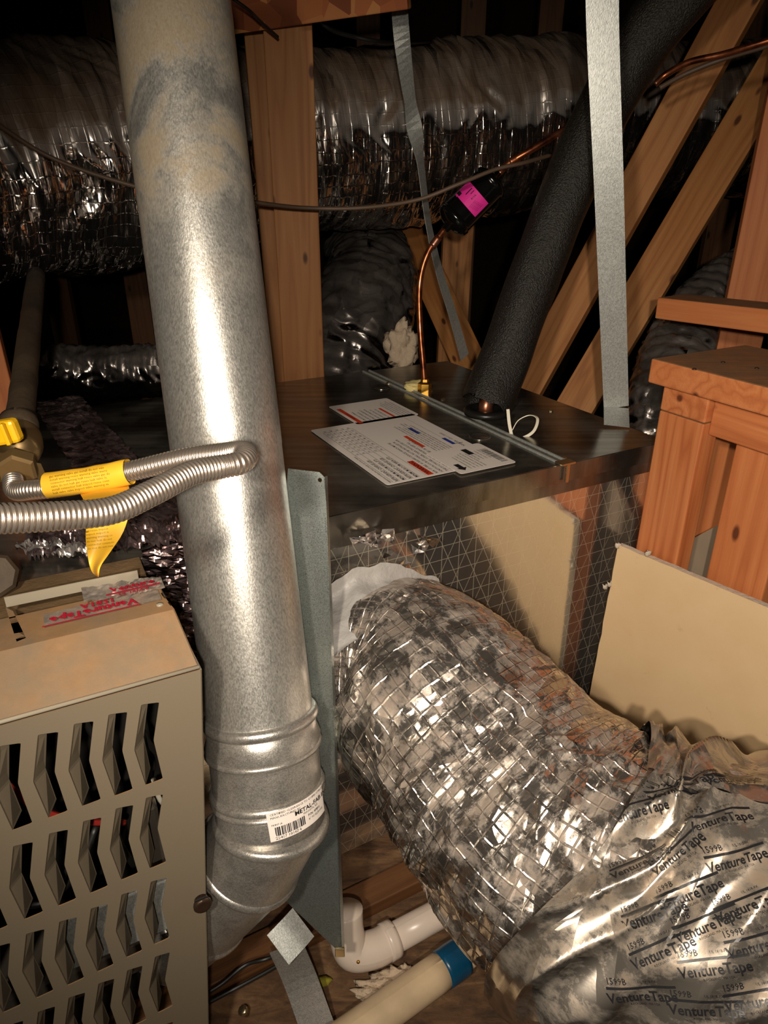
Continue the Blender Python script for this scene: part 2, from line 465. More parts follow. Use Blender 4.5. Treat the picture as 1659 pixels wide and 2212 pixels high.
MAT['dusty_top'] = simple('dust_covered_steel', srgb(120, 94, 62), .8, 0, .35, .0015, 120)
def drywall():
    m = M('drywall_paper'); v = m.coord('Object')
    n = m.noise(v, 6, 6, .6); s = m.noise(v, 34, 6, .7)
    c = m.ramp(n, (.3, srgb(214, 180, 136)), (.7, srgb(222, 192, 150)))
    c = m.mix(m.ramp(s, (.64, 0.0), (.76, .35)), c, srgb(150, 120, 90))
    m.l(c, m.b.inputs['Base Color']); m.setv(Roughness=.75); m.l(m.bump(m.noise(v, 500, 3), .0002), m.b.inputs['Normal']); return m.m
MAT['drywall'] = drywall()
MAT['gypsum'] = simple('gypsum_core', srgb(214, 200, 182), .9, 0, .2, .002, 150)
MAT['mastic'] = simple('white_duct_mastic', srgb(178, 174, 170), .5, 0, .25, .004, 45)
def foam():
    m = M('black_foam_insulation'); v = m.coord('Object')
    n = m.noise(v, 330, 3); m.l(m.ramp(n, (.3, srgb(16, 14, 12)), (.8, srgb(52, 48, 42))), m.b.inputs['Base Color'])
    m.setv(Roughness=.36); m.l(m.bump(n, .003, 1), m.b.inputs['Normal']); return m.m
MAT['foam'] = foam()
def copper():
    m = M('heat_marked_copper'); v = m.coord('Object'); n = m.noise(v, 24, 4)
    m.l(m.ramp(n, (.35, srgb(92, 50, 36)), (.5, srgb(168, 98, 62)), (.68, srgb(186, 134, 116))), m.b.inputs['Base Color'])
    m.setv(Metallic=.9, Roughness=.33); return m.m
MAT['copper'] = copper()
MAT['brass'] = simple('brass', srgb(196, 150, 66), .3, .95)
MAT['oldbrass'] = simple('tarnished_brass', srgb(168, 138, 92), .42, .75, .45)
MAT['blackgloss'] = simple('black_gloss_paint', (.004, .004, .004, 1), .16)
MAT['pink'] = simple('fluorescent_pink_label', srgb(240, 50, 160), .5)
MAT['ink'] = simple('black_ink', (.012, .012, .014, 1), .45)
MAT['redink'] = simple('red_ink', srgb(176, 30, 52), .4)
MAT['orangeink'] = simple('orange_ink', srgb(216, 62, 24), .5)
MAT['blueink'] = simple('blue_ink', srgb(40, 60, 150), .5)
MAT['label'] = simple('white_label_paper', srgb(236, 226, 218), .45)
MAT['nylon'] = simple('white_nylon', srgb(228, 220, 200), .4)
MAT['pvc'] = simple('white_pvc', srgb(222, 206, 192), .3, 0, .08)
MAT['dirtypvc'] = simple('dirty_pvc', srgb(222, 196, 160), .45, 0, .3)
MAT['primer'] = simple('blue_pipe_primer', srgb(16, 86, 124), .3, 0, .5)
MAT['yellow'] = simple('yellow_plastic', srgb(240, 184, 20), .38)
MAT['yellowtag'] = simple('yellow_paper_tag', srgb(232, 178, 44), .5, 0, .12)
MAT['tagink'] = simple('tag_print', srgb(120, 92, 20), .6)
MAT['steelflex'] = simple('stainless_corrugated', srgb(206, 192, 178), .27, .9)
MAT['iron'] = simple('dirty_black_iron', srgb(92, 76, 58), .65, .25, .65, .001, 90)
MAT['rubber'] = simple('black_rubber', (.012, .011, .010, 1), .35)
MAT['cable'] = simple('brown_cable_jacket', srgb(92, 72, 56), .55, 0, .2)
MAT['blackcable'] = simple('black_cable_jacket', (.014, .013, .012, 1), .45)
MAT['foam_seal'] = simple('yellow_expanding_foam', srgb(224, 206, 140), .8, 0, .2, .002, 120)
MAT['fibre'] = simple('white_fibreglass', srgb(208, 186, 160), .95, 0, .2, .004, 90)
MAT['darkscrew'] = simple('dark_screw', srgb(70, 52, 40), .4, .5)
MAT['screw'] = simple('zinc_screw', srgb(210, 190, 150), .25, .95)
MAT['inner'] = simple('furnace_inner_steel', srgb(150, 140, 128), .35, .8, .3)
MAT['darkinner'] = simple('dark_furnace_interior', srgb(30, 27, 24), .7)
MAT['redwire'] = simple('red_wire', srgb(200, 60, 50), .45)
MAT['leaf'] = simple('yellow_green_scrap', srgb(150, 140, 40), .8)
def floorm():
    m = M('dirty_plywood_deck'); v = m.coord('Object')
    mp = m.n('ShaderNodeMapping'); mp.inputs['Rotation'].default_value = (0, 0, -.49); mp.inputs['Scale'].default_value = (3, 14, 3); m.l(v, mp.inputs[0])
    n = m.noise(mp.outputs[0], 2, 7, .65, 1.5); n2 = m.noise(v, 40, 6, .7)
    c = m.ramp(n, (.3, srgb(52, 38, 26)), (.5, srgb(98, 70, 46)), (.7, srgb(132, 102, 70)))
    c = m.mix(m.ramp(n2, (.5, 0.0), (.7, .6)), c, srgb(52, 40, 30))
    m.l(c, m.b.inputs['Base Color']); m.setv(Roughness=.85); m.l(m.bump(n2, .002), m.b.inputs['Normal']); return m.m
MAT['floor'] = floorm()
MAT['roof'] = simple('dark_roof_sheathing', srgb(64, 46, 32), .9, 0, .3)

# ================================================================== THE SETTING
FZ = -1.16
def struct(o): o['kind'] = 'structure'; return o
struct(box('floor', (0, 2.0, FZ - .02), (9.2, 0, 0), (0, 9.2, 0), (0, 0, .04), MAT['floor']))
struct(box('ceiling', (0, 2.0, 2.3), (9.2, 0, 0), (0, 9.2, 0), (0, 0, .04), MAT['roof']))
struct(box('wall_back', (0, 6.5, .57), (9.2, 0, 0), (0, .04, 0), (0, 0, 3.5), MAT['roof']))
struct(box('wall_front', (0, -2.5, .57), (9.2, 0, 0), (0, .04, 0), (0, 0, 3.5), MAT['roof']))
struct(box('wall_left', (-4.5, 2, .57), (.04, 0, 0), (0, 9.2, 0), (0, 0, 3.5), MAT['roof']))
struct(box('wall_right', (4.5, 2, .57), (.04, 0, 0), (0, 9.2, 0), (0, 0, 3.5), MAT['roof']))

# ================================================================== LUMBER
def beam(name, a, b, w_, h_, mat, label, cat='beam', group=None, face=None, bev=.0025):
    """a,b ends of the centre line; face: direction the w-wide side faces (approx.)"""
    a = Vector(a); b = Vector(b); X = (b - a).normalized(); L = (b - a).length
    f = Vector(face) if face is not None else -(a + b) / 2
    Z = (f - X * f.dot(X)).normalized(); Y = Z.cross(X)
    bm = bmesh.new(); box_bm(bm, (L / 2, 0, 0), Vector((L, 0, 0)), Vector((0, w_, 0)), Vector((0, 0, h_)), bev)
    bmesh.ops.recalc_face_normals(bm, faces=bm.faces)
    me = bpy.data.meshes.new(name); bm.to_mesh(me); bm.free(); me.materials.append(mat)
    o = bpy.data.objects.new(name, me); COL.objects.link(o)
    o.matrix_world = Matrix.Translation(a) @ Matrix((X, Y, Z)).transposed().to_4x4()
    ORG[o] = a
    return tag(o, label, cat, group)
W2, W4 = .038, .089
nA = -ADIR; nB = -BDIR
# middle post and the plank behind it
pm = P(655, 800, 1.80)
beam('wooden_post', (pm.x, pm.y, FZ), (pm.x + .004, pm.y, .85), W4 * 1.17, W2, MAT['wood'],
     'knotty wooden post just right of the steel flue, before the foil duct', 'post', face=(.12, -1, 0))
q = P(612, 700, 1.86)
beam('wooden_stud', (q.x, q.y, FZ), (q.x - .02, q.y, .42), W4 * .7, W2, MAT['wood'],
     'shadowed wooden stud between the flue and the middle post', 'stud', face=(.2, -1, 0))
# OSB header at the top
beam('strand_board_header', P(470, 22, 1.44), P(880, -42, 1.32), .088, .03, MAT['osb'],
     'strand board header across the top edge above the middle post', 'beam')
# V braces behind the drier
beam('wooden_brace', P(835, 400, 2.75), P(1040, 840, 2.3), W4 * 1.25, W2, MAT['wood'], 'slanting brace behind the copper loop under the foil duct', 'brace')
q = P(970, 760, 2.75)
beam('wooden_stud', (q.x, q.y, FZ), (q.x + .02, q.y, .22), W4 * 1.25, W2, MAT['wood'], 'short stud behind the slanting brace below the black drier', 'stud', face=(.1, -1, 0))
# diagonals on the right
beam('wooden_brace', P(1135, 845, 1.95), P(1640, -75, 1.50), W4, W2, MAT['wood'], 'diagonal truss brace running up from the coil cabinet beside the black insulated pipe', 'brace', face=(-.6, -1, .2))
beam('wooden_brace', P(1225, 910, 1.90), P(1760, 10, 1.72), W4 * 1.12, W2, MAT['wood'], 'second diagonal truss brace, right of the wide hanging strap', 'brace', face=(-.6, -1, .2))
q = P(1634, 560, 1.62)
beam('wooden_post', (q.x, q.y, FZ), (q.x - .0, q.y, .7), W4 * 1.1, W2, MAT['redwood'], 'orange upright post at the right picture edge behind the short level board', 'post', face=(-.3, -1, 0))
a = P(1450, 668, 1.42)
beam('wooden_board', P(1447, 661, 1.45), P(1760, 698, 1.22), .042, W4, MAT['redwood'], 'short level board with dusty top face near the right edge', 'board', face=(-.5, -.6, 0))
# stand frame on the right (aligned with the cabinet)
Q = P(1425, 885, 1.17)
def FR(a_, b_, z): return Vector((Q.x, Q.y, 0)) + ADIR * a_ + nB * b_ + Vector((0, 0, z))
beam('wooden_post', FR(W2 / 2, W4 / 2, FZ), FR(W2 / 2, W4 / 2, Q.z - .0005), W4, W2, MAT['redwood'],
     'front post of the stand carrying the end-grain block', 'post', face=nA)
beam('wooden_beam', FR(0, W4 / 2, Q.z + .0215), FR(.75, W4 / 2, Q.z + .0215), W4, .042, MAT['redwood'],
     'beam of the stand showing its ringed end grain on the front post', 'beam', face=UP)
beam('wooden_rail', FR(.03, W4 + .002, Q.z + .012), FR(.03, .62, Q.z + .012), .062, W2, MAT['redwood'],
     'rail running right from the end-grain block under the platform board', 'rail', face=nA)
bp = [FR(-.012, -.012, Q.z + .044 + .0205), FR(-.012, .62, Q.z + .0645)]
mid = (bp[0] + bp[1]) / 2
o_ = box('platform_board', FR(.10, .29, Q.z + .0645), ADIR * .235, nB * .62, UP * .040, MAT['redwood'], None, .003)
tag(o_, 'dusty platform board on top of the stand at right', 'board')
for k, (x, y) in enumerate(((1635, 795), (1500, 797), (1562, 782))):
    h = PZ(x, y, Q.z + .0855)
    o_ = lathe_mk('nail', [(0, .0035), (.001, .0035), (.002, .002)], h - Vector((0, 0, .0008)), h + UP, MAT['darkscrew'], None, 10)
    tag(o_, ['large nail head on the platform board, nearest the right picture edge', 'small nail head on the platform board, nearest its left end', 'middle nail head on the platform board'][k], 'nail')
q = PP(1560, 1000, FR(.19, 0, 0), ADIR)
beam('wooden_post', (q.x, q.y, FZ), (q.x, q.y, Q.z - .002), W4 * .8, W2, MAT['redwood'], 'rear post of the stand, seen in the gap behind the front post', 'post', face=nA)
q = PP(1640, 1100, FR(.055, 0, 0), ADIR)
beam('wooden_post', (q.x, q.y, FZ), (q.x, q.y, Q.z - .026), W4 * 1.15, W2, MAT['redwood'], 'post of the stand at the right edge above the big drywall sheet', 'post', face=nA)
# faint background studs
for k, (x, y, t, wv) in enumerate(((130, 650, 2.9, .1), (300, 640, 2.8, .09), (1022, 40, 2.8, .1), (1190, 30, 2.9, .1), (1540, 560, 2.9, .11), (800, 600, 3.0, .09))):
    q = P(x, y, t)
    beam('wooden_stud', (q.x, q.y, FZ), (q.x, q.y, 2.2), wv, W2, MAT['oldwood'],
         ['dim background stud, farthest left', 'dim background stud just left of the flue', 'dim background stud above the foil duct, left of two', 'dim background stud above the foil duct, right of two', 'dim stud behind the right curved duct', 'dim background stud right of the middle post'][k], 'stud', face=(0, -1, 0))
q = P(-12, 760, 1.25)
beam('wooden_post', (q.x, q.y, FZ), (q.x - .02, q.y, -.02), .06, W2, MAT['redwood'], 'orange post end at the left picture edge beside the gas pipe', 'post', face=(.4, -1, 0))

# ================================================================== COIL CABINET
CZ = -.43
C0 = Vector((-.087, .904, 0))                       # a point on the front line
CE = C0 + ADIR * .702                                # right front corner
DEPTH = .757
def CB(a_, b_, z=CZ): return Vector((CE.x, CE.y, 0)) - ADIR * a_ + BDIR * b_ + Vector((0, 0, z))
cc = thing('coil_cabinet', tuple(CB(.6, .38, FZ)), 'dark galvanised coil cabinet lying behind the flue, foil faced board on its front', 'cabinet')
JT = .247
box('top_panel', CB(JT / 2, DEPTH / 2, CZ - .001), ADIR * JT, BDIR * DEPTH, UP * .002, MAT['coil'], cc)
box('top_panel', CB((JT + 1.42) / 2, DEPTH / 2, CZ - .001), ADIR * (1.42 - JT - .001), BDIR * DEPTH, UP * .002, MAT['coil'], cc)
for s_ in (-.006, .012):
    box('seam_rib', CB(JT + s_, DEPTH / 2, CZ + .002), ADIR * .003, BDIR * (DEPTH - .004), UP * .004, MAT['strap'], cc)
box('front_flange', CB(JT / 2, -.001, CZ - .017), ADIR * (JT - .002), BDIR * .002, UP * .032, MAT['coil'], cc)
box('front_flange', CB((JT + 1.0) / 2, -.001, CZ - .017), ADIR * (1.0 - JT - .002), BDIR * .002, UP * .032, MAT['coil'], cc)
box('lower_flange', CB(.5, .004, CZ - .045), ADIR * .998, BDIR * .002, UP * .024, MAT['coil'], cc)
box('side_panel', CB(0.001, DEPTH / 2, (CZ + FZ) / 2), ADIR * .002, BDIR * DEPTH, UP * (CZ - FZ - .004), MAT['coil'], cc)
box('rear_panel', CB(.71, DEPTH - .002, (CZ + FZ) / 2), ADIR * 1.41, BDIR * .002, UP * (CZ - FZ - .004), MAT['coil'], cc)
# foil faced board with UVs
bl = CB(1.0, .008, FZ + .02); br = CB(0.004, .008, FZ + .02); tr = CB(.004, .008, CZ - .04); tl = CB(1.0, .008, CZ - .04)
nx, nz = 60, 40; V = []; U = []; Fc = []
for j in range(nz + 1):
    for i in range(nx + 1):
        fx, fz = i / nx, j / nz
        p = bl.lerp(br, fx).lerp(tl.lerp(tr, fx), fz)
        d = noise.noise(p * 4) * .0012
        V.append(p - BDIR * max(d, -.002)); U.append((fx * .996, fz * .69))
for j in range(nz):
    for i in range(nx):
        k = j * (nx + 1) + i; Fc.append((k, k + 1, k + nx + 2, k + nx + 1))
mk('foil_board', V, Fc, MAT['board'], cc, True, U)
def tapeband(name, p0, p1, wd, side, nrm, mat, parent, amp=.0015, n=40, off=.0012, seed=0, nw=10, edge=.0):
    """crinkled tape strip from p0 to p1 lying on plane nrm"""
    p0, p1 = Vector(p0), Vector(p1); V = []; U = []; Fc = []
    for i in range(n + 1):
        for j in range(nw + 1):
            p = p0.lerp(p1, i / n) + side * (wd * (j / nw - .5))
            if edge and j in (0, nw): p = p + side * (noise.noise(Vector((i * .9, j, seed))) * edge)
            h = off + abs(noise.noise(p * 60 + Vector((seed, 0, 0)))) * amp * 2 + abs(noise.noise(p * 200)) * amp * .6
            V.append(p + nrm * h); U.append((wd * j / nw, (p1 - p0).length * i / n))
    for i in range(n):
        for j in range(nw):
            k = i * (nw + 1) + j; Fc.append((k, k + 1, k + nw + 2, k + nw + 1))
    return mk(name, V, Fc, mat, parent, False, U)
# small things on the top
for k, (x, y, gx) in enumerate(((808, 793, 0), (838, 829, 0), (957, 864, 0), (1218, 992, 0), (930, 845, 0), (1190, 888, 0))):
    h = PZ(x, y, CZ)
    V, Fc, U = lathe([(0, .0055), (.002, .0055), (.004, .003)], h, h + UP, 8)
    mk('screw', V, Fc, MAT['screw'], cc, False)
for x, y in ((824, 838), (1036, 945)):
    h = PZ(x, y, CZ)
    lathe_mk('hole_plug', [(0, .021), (.002, .021), (.0035, .019), (.0025, .016)], h, h + UP, MAT['coil'], cc, 28)
sc_ = PZ(1216, 1000, CZ)
box('corner_clip', sc_ + Vector((0, 0, .003)) - BDIR * .006, ADIR * .03, BDIR * .02, UP * .004, MAT['screw'], cc, .001)
box('corner_clip', sc_ + Vector((0, 0, -.014)) - BDIR * .014, ADIR * .006, BDIR * .003, UP * .034, MAT['screw'], cc)

# labels on the top: local frame, text x runs away (BDIR), text up runs left (-ADIR)
def plane_label(name, corners, parent, label, z=CZ + .0022, rad=.006):
    pts = [PZ(x, y, z) for x, y in corners]
    c = sum(pts, Vector()) / 4
    a0 = [(p - c).dot(ADIR) for p in pts]; b0 = [(p - c).dot(BDIR) for p in pts]
    A_ = (max(a0) - min(a0)) / 2 * .97; B_ = (max(b0) - min(b0)) / 2 * .97
    poly = []
    for sa, sb, t0 in ((1, 1, 0), (-1, 1, 90), (-1, -1, 180), (1, -1, 270)):
        for k in range(4):
            th = math.radians(t0 + k * 30)
            poly.append(c + ADIR * (sa * (A_ - rad) + math.cos(th) * rad) + BDIR * (sb * (B_ - rad) + math.sin(th) * rad))
    o = slab(name, poly, .0005, MAT['label'], parent, nrm=UP); o['label'] = label
    def fn(x, y):   # x from near end (0) to far end (2B), y up = left
        return c + BDIR * (x - B_) - ADIR * y + Vector((0, 0, .0004))
    def fn2(x, y): return fn(x, y) + Vector((0, 0, .0003))
    return o, fn, fn2, A_, B_
random.seed(3)
WORDS = 'REFRIGERANT SYSTEM SERVICE QUALIFIED INSTALL ONLY WITH APPROVED FURNACE AND COIL CHECK ALL BRAZED JOINTS FOR LEAKS BEFORE CHARGING SEE MANUAL'.split()
def lines(pr, x0, x1, y0, y1, size, gap, caps=True):
    y = y0
    while y > y1:
        x = x0; s = ''
        m = int((x1 - x0) / (size * .62)) - random.randint(0, 4)
        while len(s) < m: s += random.choice(WORDS) + ' '
        s = s[:max(m, 3)].strip()
        pr.text(s if caps else s.lower(), x0, y, size, 0, .01, 1); y -= gap
LAB = plane_label('warning_label', ((673, 924), (908, 899), (1078, 996), (828, 1045)), cc, 'large white warning label with orange bars')
o, fn, fn2, A_, B_ = LAB
pr = Print2D(); L2 = 2 * B_
ys = A_ - .010
for s in ('MINIMUM ROOM AREA (MULTIPLE) IS BASED ON TOTAL CHARGE', 'REFRIGERANT CHARGE (LB)', 'MINIMUM ROOM AREA (FT)', 'REFRIGERANT CHARGE (LB)', 'MINIMUM ROOM AREA (FT)'):
    pr.text(s, .006, ys, .0085 if len(s) < 30 else .0045, 0, .015, 1); ys -= .0125
for k in range(6):                                    # the table
    yy = A_ - .014 - k * .0125; pr.rect(.006, yy - .0003, L2 - .03, yy + .0003)
for k in range(9):
    xx = L2 * .46 + k * L2 * .055; pr.rect(xx - .0003, A_ - .0765, xx + .0003, A_ - .014)
    for q_ in range(5): pr.text(str((k + 2) * (q_ + 3)), xx + .002, A_ - .0205 - q_ * .0125, .0075, 0, .01, 1)
ys = A_ - .098
for s in ('RISK OF FIRE. AUXILIARY DEVICES WHICH MAY BE', 'IGNITION SOURCES SHALL NOT BE INSTALLED IN', 'THE DUCTWORK, OTHER THAN THOSE LISTED FOR', 'USE WITH THE SPECIFIC APPLIANCE. KEEP ALL', 'OPENINGS CLEAR OF FLAMES OR HOT SURFACES'):
    pr.text(s, .006, ys, .0075, 0, .01, 1); ys -= .0105
lines(pr, .008, L2 * .92, ys - .004, -A_ + .04, .0045, .0066)
pr.rect(L2 * .45, -A_ + .030, L2 * .95, -A_ + .0305)
pr.text('INVERTER / 120-1 / 50/60', L2 * .30, -A_ + .018, .008, 0, .01, 1)
pr.rect(L2 * .36, A_ - .20, L2 * .365, -A_ + .01)
pr.put('print', fn, MAT['ink'], o)
pr = Print2D(); pr.rect(.005, A_ - .091, .075, A_ - .079); pr.put('warning_bar', fn, MAT['orangeink'], o)
pr = Print2D(); pr.rect(L2 * .40, -A_ * .28, L2 * .62, -A_ * .28 + .008); pr.put('warning_bar', fn, MAT['orangeink'], o)
pr = Print2D(); pr.text('!WARNING', .010, A_ - .085, .012, 0, .02, 1); pr.put('print', fn2, MAT['ink'], o)
pr = Print2D(); pr.rect(L2 * .62, -A_ * .55, L2 * .74, -A_ * .55 + .008); pr.put('notice_bar', fn, MAT['blueink'], o)
pr = Print2D(); pr.rect(L2 * .36, -A_ * .78, L2 * .48, -A_ * .78 + .008)
pr.put('notice_bar', fn, MAT['blueink'], o)
LAB = plane_label('caution_label', ((714, 877), (851, 866), (900, 897), (757, 909)), cc, 'smaller white label with one broad orange bar at its left edge')
o, fn, fn2, A_, B_ = LAB; L2 = 2 * B_
pr = Print2D(); pr.rect(.004, A_ - .016, L2 * .8, A_ - .006); pr.put('warning_bar', fn, MAT['orangeink'], o)
pr = Print2D(); pr.rect(.01, -A_ * .3, L2 * .55, -A_ * .3 + .006); pr.put('warning_bar', fn, MAT['orangeink'], o)
pr = Print2D(); pr.text('!WARNING', .03, A_ - .011, .009, 0, .01, 1); pr.put('print', fn2, MAT['ink'], o)
pr = Print2D(); lines(pr, .006, L2 * .72, A_ - .026, -A_ * .2, .006, .0105); lines(pr, .006, L2 * .9, -A_ * .45, -A_ + .006, .004, .007); pr.put('print', fn, MAT['ink'], o)
LAB = plane_label('rating_label', ((925, 976), (1042, 960), (1110, 1000), (987, 1021)), cc, 'white rating label with barcode and arrow', CZ + .0032)
o, fn, fn2, A_, B_ = LAB; L2 = 2 * B_
pr = Print2D(); x = L2 * .1
lines(pr, .012, L2 * .8, A_ - .03, -A_ * .1, .004, .0075)
lines(pr, L2 * .35, L2 * .8, -A_ * .15, -A_ * .6, .004, .008)
pr.rect(L2 * .60, -A_ * .30, L2 * .85, -A_ * .30 + .012)
y = -A_ + .008
k = 0
while k < 34:
    wd = random.choice((.0006, .001, .0016)); x = L2 * .12 + k * (L2 * .62 / 34); pr.rect(x, y, x + wd, y + .014); k += 1
# arrow
o_n = len(pr.V); ax = [(0.010, A_ - .016), (.022, A_ - .006), (.022, A_ - .011), (.040, A_ - .011), (.040, A_ - .021), (.022, A_ - .021), (.022, A_ - .026)]
pr.V += ax; pr.F.append(tuple(range(o_n, o_n + 7)))
pr.put('print', fn, MAT['ink'], o)
# dark bare patch sheet behind the labels
# grommet and rubber
gp = PZ(1050, 898, CZ)
g_ = thing('pipe_grommet', tuple(gp), 'black rubber grommet where the insulated pipe enters the coil cabinet', 'grommet')
lathe_mk('ring', [(0.002, .030), (.004, .046), (.012, .048), (.016, .043), (.017, .030), (.012, .022)], gp, gp + UP, MAT['rubber'], g_, 36)
# ================================================================== INSULATED PIPE
PIPE = [P(1048, 880, 1.46), P(1085, 790, 1.465), P(1145, 620, 1.44), P(1215, 440, 1.41), P(1290, 260, 1.37), P(1375, 110, 1.31), P(1478, -20, 1.25), P(1600, -150, 1.2)]
ip = thing('insulated_pipe', tuple(gp + Vector((0, 0, .03))), 'thick pipe in black foam rubber insulation rising from the coil cabinet', 'pipe')
def fd(s, th, i, j):
    return noise.noise(Vector((s * 9, math.cos(th) * 1.2, math.sin(th) * 1.2))) * .004 + (noise.noise(Vector((th * 2, 3.1, 0))) * .010 if i == 0 else 0)
def ragged(V, segs):
    d = (PIPE[0] - PIPE[1]).normalized()
    for j in range(segs + 1):
        th = 2 * PI * (j % segs) / segs
        V[j] = V[j] + d * (noise.noise(Vector((math.cos(th) * 2, math.sin(th) * 2, 5))) * .026)
    return V
pth = catmull(PIPE, 90); V, Fc, U = sweep(pth, .054, 40, fd, False); V = ragged(V, 40)
mk('foam_sleeve', V, Fc, MAT['foam'], ip, True, U)
tube('suction_line', [gp + Vector((0, 0, .001)), gp + Vector((0.0, 0, .03)), PIPE[1], PIPE[2]], .0145, MAT['copper'], ip, 18)
# ================================================================== LIQUID LINE + DRIER
bz = PZ(917, 846, CZ)
dr0 = P(960, 496, 1.52); dr1 = P(1078, 375, 1.50)
ll = thing('liquid_line', tuple(bz), 'thin copper tube curving up from the brass nut to the black drier', 'pipe')
tube('copper_tube', [bz + Vector((0, 0, .012)), P(914, 790, 1.60), P(907, 700, 1.575), P(907, 610, 1.55), P(925, 545, 1.53), dr0], .0068, MAT['copper'], ll, 14, 60)
tube('copper_collar', [P(948, 512, 1.522), P(933, 533, 1.527)], .0088, MAT['copper'], ll, 14, 4)
lathe_mk('brass_nut', [(0, .016), (.002, .016), (.010, .016), (.020, .016), (.024, .010), (.030, .009)], bz, bz + UP, MAT['brass'], ll, 6, False)
ll2 = thing('liquid_line', tuple(dr1), 'copper tube leaving the top of the black drier towards the insulated pipe', 'pipe')
tube('copper_tube', [dr1, P(1100, 352, 1.495), P(1150, 322, 1.48), P(1215, 282, 1.475), P(1290, 235, 1.5)], .0072, MAT['copper'], ll2, 14, 40)
tube('copper_collar', [P(1100, 352, 1.495), P(1122, 339, 1.49)], .0088, MAT['copper'], ll2, 14, 4)
fdr = thing('filter_drier', tuple((dr0 + dr1) / 2), 'black filter drier canister with a bright pink label', 'filter')
Ld = (dr1 - dr0).length; dax = (dr1 - dr0).normalized()
prof = [(0, .009), (.010, .010), (.012, .022), (.020, .036), (.024, .0395), (.032, .041), (.034, .0385), (.037, .0385)]
prof += [(Ld * .5, .0385)] + [(Ld - x, r) for x, r in reversed(prof)]
V, Fc, U = lathe(prof, dr0, dr1, 36); mk('canister', V, Fc, MAT['blackgloss'], fdr, True)
bv = bvh_of(V, Fc)
ctr = P(1018, 428, 1.51); d_ = ctr.normalized(); h = bv.ray_cast(Vector((0, 0, 0)), d_)
if h[0] is None: h = bv.find_nearest(ctr * .97)
fnd = surf_fn(bv, h[0], -d_, dax, .0006); fnd2 = surf_fn(bv, h[0], -d_, dax, .0010)
pr = Print2D(); pr.rect(-.019, -.033, .019, .033, 2, 16); o = pr.put('pink_label', fnd, MAT['pink'], fdr); o['label'] = 'bright pink label'
pr = Print2D(); pr.rect(-.016, .020, -.008, .028, 2, 2); pr.rect(-.004, .012, .014, .014, 1, 2); pr.rect(.004, .006, .014, .0075)
for k in range(6): pr.text('LIQUID LINE FILTER'[:14], -.015 + k * .001, -.010 - k * .0032, .0028, 0, 0, 1)
pr.text('410A', -.002, -.002, .006, 0, .01, 1); pr.put('print', fnd2, MAT['ink'], fdr)
# foam seal beside the nut
def blob(name, c, r, mat, parent=None, sx=1, sy=1, sz=1, amp=.5, fr=60, sub=3, origin=None):
    bm = bmesh.new(); bmesh.ops.create_icosphere(bm, subdivisions=sub, radius=1)
    for v in bm.verts:
        n = v.co.normalized(); k = 1 + amp * noise.noise(n * 1.7 + Vector(c) * 9) + amp * .5 * noise.noise(n * 5 + Vector(c))
        v.co = Vector((n.x * sx, n.y * sy, n.z * sz)) * r * k + Vector(c)
    return bm_mk(name, bm, mat, parent, True)
o = blob('foam_seal', PZ(896, 842, CZ) + Vector((0, 0, .008)), .020, MAT['foam_seal'], None, 1.3, 1.0, .55, .9)
tag(o, 'pale yellow expanding foam lump beside the brass nut', 'foam')
# zip tie
z0 = PZ(1100, 944, CZ) + Vector((0, 0, .004))
zt = thing('cable_tie', tuple(z0), 'white nylon cable tie looped on the coil cabinet top', 'cable tie')
loop = [P(1102, 942, 1.345), P(1125, 947, 1.33), P(1152, 932, 1.325), P(1161, 905, 1.33), P(1145, 897, 1.345), P(1120, 908, 1.35), P(1106, 930, 1.35)]
def ribbon(name, pts, side, wd, th, mat, parent, n=48, sides=None):
    path = catmull(pts, n); V = []; Fc = []; U = []; s = 0
    fr = frames(path, side)
    for i, p in enumerate(path):
        if i: s += (p - path[i - 1]).length
        sd = fr[i][1]
        if sides is not None:
            x = i / n * (len(sides) - 1); k = min(int(x), len(sides) - 2); sd = sides[k].lerp(sides[k + 1], x - k)
            sd = (sd - fr[i][0] * sd.dot(fr[i][0])).normalized()
        nn = fr[i][0].cross(sd)
        ww = wd[0] + (wd[1] - wd[0]) * i / n if isinstance(wd, tuple) else wd
        for a_, b_ in ((-1, -1), (1, -1), (1, 1), (-1, 1)):
            V.append(p + sd * ww / 2 * a_ + nn * th / 2 * b_); U.append((a_ * ww / 2, s))
    for i in range(n):
        for k in range(4):
            a_ = i * 4 + k; b_ = i * 4 + (k + 1) % 4; Fc.append((a_, b_, b_ + 4, a_ + 4))
    Fc.append((3, 2, 1, 0)); Fc.append(tuple(n * 4 + k for k in range(4)))
    return mk(name, V, Fc, mat, parent, False, U)
ribbon('loop', loop, UP, .0055, .0016, MAT['nylon'], zt)
ribbon('tail', [P(1106, 945, 1.34), P(1100, 915, 1.335), P(1097, 884, 1.33)], Vector((1, 0, 0)), .006, .0014, MAT['nylon'], zt, 12)
box('head', P(1103, 943, 1.337), Vector((.010, 0, 0)), Vector((0, .008, 0)), Vector((0, 0, .009)), MAT['nylon'], zt, .001)
